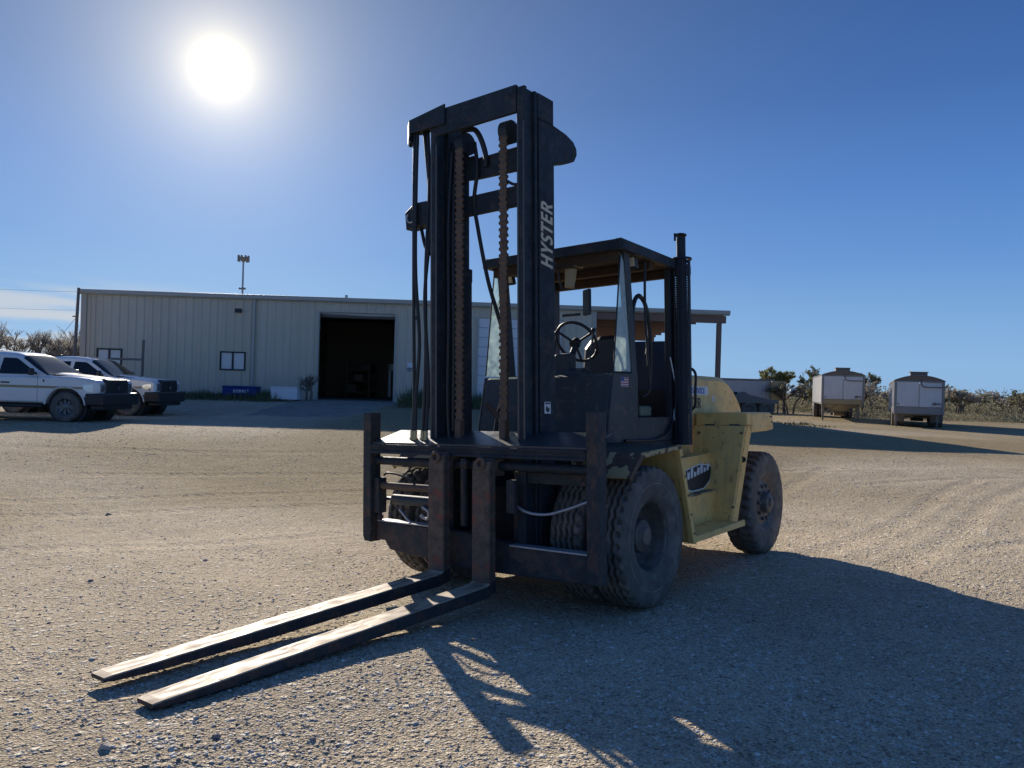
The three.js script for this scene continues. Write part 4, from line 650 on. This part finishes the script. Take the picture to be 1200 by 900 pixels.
// ---------------------------------------------------------------- containers, flatbed and far home
function corrugated(w, h, pitch, depth) { const p = [], n = Math.floor(w / pitch); for (let i = 0; i < n; i++) { const x = i * w / n, q = w / n; p.push([x, 0], [x + q * .25, 0], [x + q * .4, depth], [x + q * .75, depth], [x + q * .9, 0]); } p.push([w, 0], [w, -.02], [0, -.02]); return new THREE.ExtrudeGeometry(new THREE.Shape(p.map(([x, y]) => new THREE.Vector2(x, -y))), { depth: h, bevelEnabled: false }).rotateX(-Math.PI / 2); }
{
  const c = thing('shipping_container', 'long grey corrugated container with dark top rail behind the covered bay', 'container'); c.position.set(8.2, ground(15, -60), -60); c.rotation.y = -.03;
  put('side_panel', corrugated(12.1, 2.3, .28, .036).translate(.02, .14, 0), std([.42, .44, .45], { roughness: .6 }), c); put('top_rail', span(0, 12.15, 2.45, 2.58, -.08, .05, .01), M.shedDark, c); put('bottom_rail', span(0, 12.15, 0, .14, -.08, .05, .01), M.shedDark, c);
  put('corner_post', span(-.02, .1, .0, 2.58, -.1, .06, .01), M.tinGrey, c); put('corner_post', span(12.05, 12.17, .0, 2.58, -.1, .06, .01), M.tinGrey, c); put('end_wall', span(12.08, 12.14, .1, 2.5, -2.4, -.1, 0), M.tinGrey, c); put('end_wall', span(0, .06, .1, 2.5, -2.4, -.1, 0), M.tinGrey, c); put('back_panel', span(0, 12.15, .1, 2.5, -2.44, -2.4, 0), M.tinGrey, c); put('top_panel', span(0, 12.15, 2.56, 2.6, -2.4, -.05, 0), M.tinGrey, c);
  const d = thing('tan_crate', 'tan slatted crate raised on skids beside the grey container', 'crate'); d.position.set(19.95, ground(20, -57) + .0, -59.0);
  for (let i = 0; i < 7; i++) put('slat', span(.02 + i * .16, .14 + i * .16, 1.0, 2.45, -.03, 0, .004), M.tan, d); put('crate_body', span(0, 1.12, 1.0, 2.45, -1.6, -.05, .01), M.tan, d); for (const x of [.1, .95]) put('skid_leg', span(x, x + .1, 0, 1.0, -.3, -.2, .006), M.shedDark, d); put('skid_leg', span(.1, .2, 0, 1.0, -1.5, -1.4, .006), M.shedDark, d); put('skid_leg', span(.95, 1.05, 0, 1.0, -1.5, -1.4, .006), M.shedDark, d);
  const f = thing('flatbed_trailer', 'dark gooseneck flatbed trailer parked in the shade beyond the forklift', 'trailer'); f.position.set(12.9, ground(11, -37), -37.2); f.rotation.y = .0;
  for (let i = 0; i < 8; i++) put('deck_plank', span(-4.9, -.05, .80, .85, -2.2 + i * .275, -1.94 + i * .275, .004), M.shedDark, f);
  put('deck_rail', span(-5, 0, .66, .80, -.02, .04, .01), M.shedDark, f); put('deck_rail', span(-5, 0, .66, .80, -2.26, -2.2, .01), M.shedDark, f);
  put('gooseneck', prismZ([[-5.0, .68], [-2.4, .86], [-1.75, 1.18], [-1.6, 1.2], [-1.45, 1.08], [-.4, .86], [-.4, .70]].map(([x, y]) => [x, y]), -.35, .0, .02), M.shedDark, f); put('load', [box(.5, .32, .5, -2.1, 1.03, -.6, .05), box(.35, .2, .4, -1.4, .97, -1.0, .04)], M.plastic, f);
  const wt = boxUV(latheX([[-.1, .2], [-.11, .3], [-.08, .38], [.08, .38], [.11, .3], [.1, .2], [.02, .18], [.02, 0]], 24).rotateY(-Math.PI / 2));
  for (const x of [-.55, -1.4]) for (const z of [-2.05, -.1]) { const w = new THREE.Mesh(wt, M.rubber); w.name = 'wheel'; w.position.set(x, .38, z); f.add(w); } put('rear_panel', span(-.95, 0, .28, .70, -.5, -.45, .01), M.shedDark, f); put('tool_box', span(-3.9, -2.5, .2, .62, -.7, -.2, .02), M.black, f);
  const h = thing('mobile_home', 'low pale home with flat metal roof far behind the trees', 'house'); h.position.set(29.6, ground(31, -85), -86); h.rotation.y = -.2;
  put('wall', span(0, 6.5, .25, 1.55, -3.5, 0, 0), std([.28, .30, .32]), h); put('roof', prismX([[.25, 1.552], [-1.75, 1.82], [-3.75, 1.552]], -.2, 6.7, 0), std([.48, .52, .56], { roughness: .5 }), h); put('roof_unit', box(.6, .4, .6, 2.0, 2.0, -1.75, .03), M.white, h); for (const x of [.8, 2.6, 4.6]) put('window', box(.9, .5, .06, x, 1.0, .03, .01), M.winGlass, h); put('door', box(.8, 1.2, .05, 3.6, .86, .03, .01), M.shedDark, h);
}
// ---------------------------------------------------------------- tower, pole and wires
{
  const t = thing('antenna_tower', 'slender antenna tower with a crown of panels standing far behind the workshop', 'tower'); t.position.set(-53.1, 0, -150);
  put('pole', rod(V(0, 0, 0), V(0, 25.0, 0), .28, .16, 12), M.galv, t); put('platform', [new THREE.CylinderGeometry(.92, .86, .10, 12).translate(0, 24.9, 0), new THREE.CylinderGeometry(.8, .12, .9, 12, 1, true).translate(0, 24.4, 0)], M.galv, t);
  for (let i = 0; i < 9; i++) { const a = i * Math.PI / 4.5; put('antenna_panel', box(.3, 1.25, .16, 0, 0, 0, .02).rotateY(-a).translate(1.0 * Math.sin(a), 24.75, 1.0 * Math.cos(a)), M.tinGrey, t); }
  put('relay_box', box(1.3, .34, .4, 0, 18.9, .2, .02), M.tinGrey, t);
  const p = thing('utility_pole', 'dark wooden utility pole standing by the corner of the workshop', 'pole'); const px = -19.0, pz = -33.4, gy = ground(px, pz);
  put('shaft', rod(V(px - .08, gy, pz), V(px + .06, 5.28, pz), .075, .06, 14), M.shedDark, p); put('crossbar', span(px - .12, px + .12, 4.0, 4.05, pz + .06, pz + .11, .004), M.shedDark, p);
  const wire = (label, a, b, sag, r) => { const pts = []; for (let i = 0; i <= 20; i++) { const u = i / 20; pts.push(V(lerp(a[0], b[0], u), lerp(a[1], b[1], u) - sag * 4 * u * (1 - u), lerp(a[2], b[2], u))); } const m = put(numbered('overhead_wire'), tube(pts, r, 40, 5), M.black, scene); m.userData = { label, category: 'wire', group: 'wires strung to the utility pole' }; };
  wire('thin overhead wire strung highest to the utility pole', [-62, 11.5, -52], [px, 5.1, pz], 1.2, .005); wire('thin overhead wire hanging lowest from the utility pole', [-62, 10.4, -52], [px, 4.3, pz], 1.3, .005);
  const g = put('guy_wire', tube([[px, 4.0, pz], [px - 1.7, 1.9, pz - .1], [px - 3.2, .1, pz - .2]], .008, 8, 5), M.black, scene); g.userData = { label: 'taut guy wire slanting down from the utility pole', category: 'wire' };
}
// ---------------------------------------------------------------- trees and brush
function leafMat(c) { return std(c, { roughness: .9, transmission: .5, thickness: 0, side: THREE.DoubleSide }); }
M.leafG = leafMat([.25, .25, .09]); M.leafD = leafMat([.17, .175, .08]); M.leafGrey = leafMat([.46, .42, .34]); M.leafBrown = leafMat([.22, .20, .115]); M.weed = std([.10, .12, .055], { roughness: .9, side: THREE.DoubleSide });
function tree(name, label, group, x, z, H, spread, leaf, nLeaf, leafSize, seed, stems = 1, leafM = M.leafG, base = .25) {
  const r = rnd(seed), t = thing(name, label, name.includes('shrub') ? 'shrub' : 'tree', group); t.position.set(x, ground(x, z) - .03, z);
  const geos = [], tips = [];
  const grow = (p, d, len, rad, lv) => {
    const q = p.clone().addScaledVector(d, len), m = p.clone().lerp(q, .5).add(V((r() - .5) * len * .15, 0, (r() - .5) * len * .15)); geos.push(rod(p, m, rad, rad * .85, lv < 2 ? 7 : 4), rod(m, q, rad * .85, rad * .68, lv < 2 ? 7 : 4));
    if (lv >= 2) tips.push([m, q]);
    if (lv < 4) { const n = lv < 3 ? 3 : 4; for (let i = 0; i < n; i++) { const e = d.clone().add(V((r() - .5) * spread * 1.5, (r() - .32) * .8, (r() - .5) * spread * 1.5)).normalize(); grow(lv === 0 ? q : p.clone().lerp(q, .45 + .55 * r()), e, len * (.6 + .25 * r()), rad * .6, lv + 1); } }
  };
  for (let s = 0; s < stems; s++) grow(V((r() - .5) * stems * .25, 0, (r() - .5) * stems * .25), V((r() - .5) * .5 * (stems > 1 ? 1.6 : .5), 1, (r() - .5) * .5 * (stems > 1 ? 1.6 : .5)).normalize(), H * (stems > 1 ? .34 : base), H * .018 + .02, 0);
  put('trunk', geos, leaf === 'bare' ? M.twig : M.bark, t);
  const pos = [], nor = [];
  for (let i = 0; i < nLeaf; i++) { const [a, b] = tips[Math.floor(r() * tips.length)], c = a.clone().lerp(b, r()).add(V((r() - .5) * .5, (r() - .5) * .4, (r() - .5) * .5).multiplyScalar(H * .09)), u = V(r() - .5, r() - .5, r() - .5).normalize(), v = V(r() - .5, r() - .5, r() - .5).cross(u).normalize(), k = leafSize * (.5 + r()); const p = [c.clone().addScaledVector(u, k), c.clone().addScaledVector(v, k * .55), c.clone().addScaledVector(u, -k), c.clone().addScaledVector(v, -k * .55)], n = u.clone().cross(v); for (const j of [0, 1, 2, 0, 2, 3]) { pos.push(p[j].x, p[j].y, p[j].z); nor.push(n.x, n.y, n.z); } }
  const g = new THREE.BufferGeometry(); g.setAttribute('position', new THREE.Float32BufferAttribute(pos, 3)); g.setAttribute('normal', new THREE.Float32BufferAttribute(nor, 3)); put('crown', g, leafM, t);
  return t;
}
{
  const L = ['tall leafless shrub with pale twigs behind the pickups', 'bare shrubs behind the pickups'];
  for (const [x, z, h, s] of [[-41.5, -60, 5.6, 1], [-39.2, -59, 5.3, 2], [-36.8, -61, 5.2, 3], [-34.6, -60, 4.7, 4], [-44.5, -62, 5.8, 5], [-32.6, -62, 4.2, 6], [-37.8, -66, 5.6, 7]]) tree('bare_shrub', L[0], L[1], x, z, h, 1.0, 'bare', 6000, .038, 500 + s, 4, M.leafGrey);
  tree('mesquite_tree', 'spreading yellow-green tree behind the grey container', null, 25.6, -74, 4.3, 1.25, 'leaf', 15000, .062, 611, 2, M.leafG);
  tree('mesquite_tree', 'thin open-crowned tree rising between container and pale trailer', null, 28.9, -73, 4.5, 1.1, 'leaf', 6000, .055, 612, 2, M.leafD);
  tree('mesquite_tree', 'sparse bare-topped tree standing between the two hopper trailers', null, 33.2, -70, 4.3, .9, 'leaf', 3200, .055, 613, 2, M.leafD);
  const S = ['grey-brown dry shrub in the brush beyond the trailers', 'dry shrubs in the brush']; let k = 0; const r = rnd(91);
  for (let i = 0; i < 26; i++) { const az = lerp(.36, .80, i / 25) + (r() - .5) * .012, d = 58 + r() * 26; tree('shrub', S[0], S[1], d * az, -d, 1.9 + r() * 1.2, 1.3, r() < .4 ? 'bare' : 'leaf', 3200, .06, 700 + k++, 3, [M.leafBrown, M.leafD, M.leafGrey][Math.floor(r() * 3)]); }
  // the far brush, one mass
  const pos = [], nor = [], leafs = (n, x0, x1, z0, z1, hh, sz, seed) => { const q = rnd(seed); for (let i = 0; i < n; i++) { const d = lerp(z0, z1, q()), x = lerp(x0, x1, q()) * d, hMax = hh * (.45 + .9 * vnoise(x * .22 + 900, d * .15, 4096, seed)), c = V(x, ground(x, -d) + hMax * (1 - q() ** .7) + .02, -d), u = V(q() - .5, (q() - .5) * 1.4, q() - .5).normalize(), v = V(q() - .5, q() - .5, q() - .5).cross(u).normalize(), k = sz * (.5 + q()); const p = [c.clone().addScaledVector(u, k), c.clone().addScaledVector(v, k * .4), c.clone().addScaledVector(u, -k), c.clone().addScaledVector(v, -k * .4)], n2 = u.clone().cross(v); for (const j of [0, 1, 2, 0, 2, 3]) { pos.push(p[j].x, p[j].y, p[j].z); nor.push(n2.x, n2.y, n2.z); } } };
  const flush = (name, label, cat, m) => { const g = new THREE.BufferGeometry(); g.setAttribute('position', new THREE.Float32BufferAttribute(pos, 3)); g.setAttribute('normal', new THREE.Float32BufferAttribute(nor, 3)); const o = put(name, g, m, scene); o.userData = { kind: 'stuff', label, category: cat }; pos.length = nor.length = 0; };
  leafs(90000, .22, .88, 64, 100, 1.7, .10, 41); flush('far_brush', 'grey-brown thicket closing the yard beyond the trailers', 'brush', M.leafBrown);
  leafs(60000, -.95, .95, 110, 170, 3.0, .2, 42); flush('distant_brush', 'dark line of far brush along the horizon', 'brush', M.leafD);
  leafs(45000, .44, .92, 52, 70, .42, .06, 43); flush('dry_grass', 'low straw-coloured dry grass at the edge of the yard', 'grass', M.leafBrown);
  // weeds along the foot of the wall and by the ramp
  const q = rnd(77), weed = (n, x0, x1, z0, z1, h) => { for (let i = 0; i < n; i++) { const x = lerp(x0, x1, q()) * 1.0918, z = lerp(z0, z1, q() ** 1.6) * 1.0918, hh = h * (.35 + .9 * vnoise(x * 1.3 + 300, z * 1.3 + 300, 4096, 9)) * (.4 + q()), y = ground(x, z), a = q() * 6.28, dx = Math.cos(a), dz = Math.sin(a), w = .014 + .016 * q(), lx = (q() - .5) * hh * .7, lz = (q() - .5) * hh * .7; pos.push(x - dx * w, y, z - dz * w, x + dx * w, y, z + dz * w, x + lx, y + hh, z + lz); for (let m = 0; m < 3; m++) nor.push(-dz, .3, dx); } };
  weed(2600, -13.8, -8.9, -31.3, -28.9, .30); weed(1500, -17.5, -13.6, -31.3, -29, .4); weed(2400, -4.3, -.2, -31.3, -28.4, .62); weed(1200, 0, 3.2, -31.3, -29.6, .5); weed(350, 12.0, 14, -36, -33, .12);
  flush('weeds', 'dark green weeds along the foot of the workshop wall', 'weeds', M.weed);
  tree('shrub', 'dead twiggy weed standing behind the white box', null, -8.7, -33.2, 1.2, .9, 'bare', 160, .035, 801, 5, M.leafD);
}
// ---------------------------------------------------------------- loose stones
{
  const r = rnd(1234);
  const stone = (seed) => { const q = rnd(seed), g0 = new THREE.IcosahedronGeometry(1, 0), p = g0.attributes.position, seen = {}; for (let i = 0; i < p.count; i++) { const key = [p.getX(i), p.getY(i), p.getZ(i)].map((c) => c.toFixed(3)).join(); const k = seen[key] ??= [.65 + .7 * q(), .65 + .7 * q(), .65 + .7 * q()]; p.setXYZ(i, p.getX(i) * k[0], p.getY(i) * k[1] * .6, p.getZ(i) * k[2]); } g0.computeVertexNormals(); return boxUV(g0); };
  const sm = std([1, 1, 1], { roughness: .75, specularIntensity: .45 }), mt = new THREE.Matrix4(), qt = new THREE.Quaternion(), cc = new THREE.Color(), tones = [[.58, .50, .39], [.50, .42, .315], [.42, .345, .25], [.68, .62, .53], [.28, .23, .175]];
  for (let k = 0; k < 3; k++) {
    const N = 30000, im = new THREE.InstancedMesh(stone(50 + k), sm, N); im.name = k ? `gravel_00${k}` : 'gravel'; im.userData = { kind: 'stuff', label: ['small broken stones scattered over the yard', 'fine pale chips scattered over the yard', 'rounded pebbles scattered over the yard'][k], category: 'gravel' };
    for (let i = 0; i < N; i++) {
      let d, x, z; for (let tr = 0; tr < 3; tr++) { d = 2.0 * Math.pow(11, r() ** .92); x = d * (r() * 2 - 1) * .78; z = -d; if (r() < (.12 + .88 * sstep(.36, .62, fbm(x * .8 + 200, z * .8 + 200, 4096, 611, 4))) * (1 - .85 * lane(x, z))) break; }
      const s = (.0016 + .0115 * r() ** 4.6) * (1 + d * .04);
      qt.setFromEuler(new THREE.Euler((r() - .5) * .7, r() * 6.28, (r() - .5) * .7)); mt.compose(V(x, ground(x, z) + rough(x, z) + s * .05, z), qt, V(s, s * .6, s)); im.setMatrixAt(i, mt);
      const c = tones[Math.floor(r() ** 1.25 * 5)], f = .8 + .4 * r(); im.setColorAt(i, cc.setRGB(c[0] * f, c[1] * f, c[2] * f));
    }
    scene.add(im);
  }
  const st = [stone(71), stone(72), stone(73)], mats = [std([.50, .45, .37], { roughness: .8 }), std([.30, .25, .20], { roughness: .85 })];
  // larger stones one by one: x, z, size
  for (const [x, z, s, m] of [[-1.62, -3.15, .026, 0], [-1.36, -3.18, .017, 0], [-1.22, -3.30, .020, 1], [-.82, -3.34, .018, 1], [-.40, -3.55, .019, 0], [.12, -3.62, .017, 0], [-1.95, -3.8, .020, 1], [-2.3, -4.3, .022, 0], [-3.4, -6.3, .028, 1], [-2.9, -7.4, .028, 0], [-5.4, -10.4, .05, 1], [1.5, -3.9, .018, 1]]) {
    const o = new THREE.Mesh(st[Math.floor(Math.abs(x * 13)) % 3], mats[m]); o.name = numbered('stone'); o.position.set(x, ground(x, z) + rough(x, z) + s * .15, z); o.scale.setScalar(s); o.rotation.y = x * 9; o.userData = { label: m ? 'larger brown stone lying loose on the gravel yard' : 'larger pale stone lying loose on the gravel yard', category: 'stone', group: m ? 'larger brown stones' : 'larger pale stones' }; scene.add(o);
  }
}

scene.traverse((o) => { if (o.isMesh) { o.castShadow = true; o.receiveShadow = true; } });
renderer.render(scene, camera);
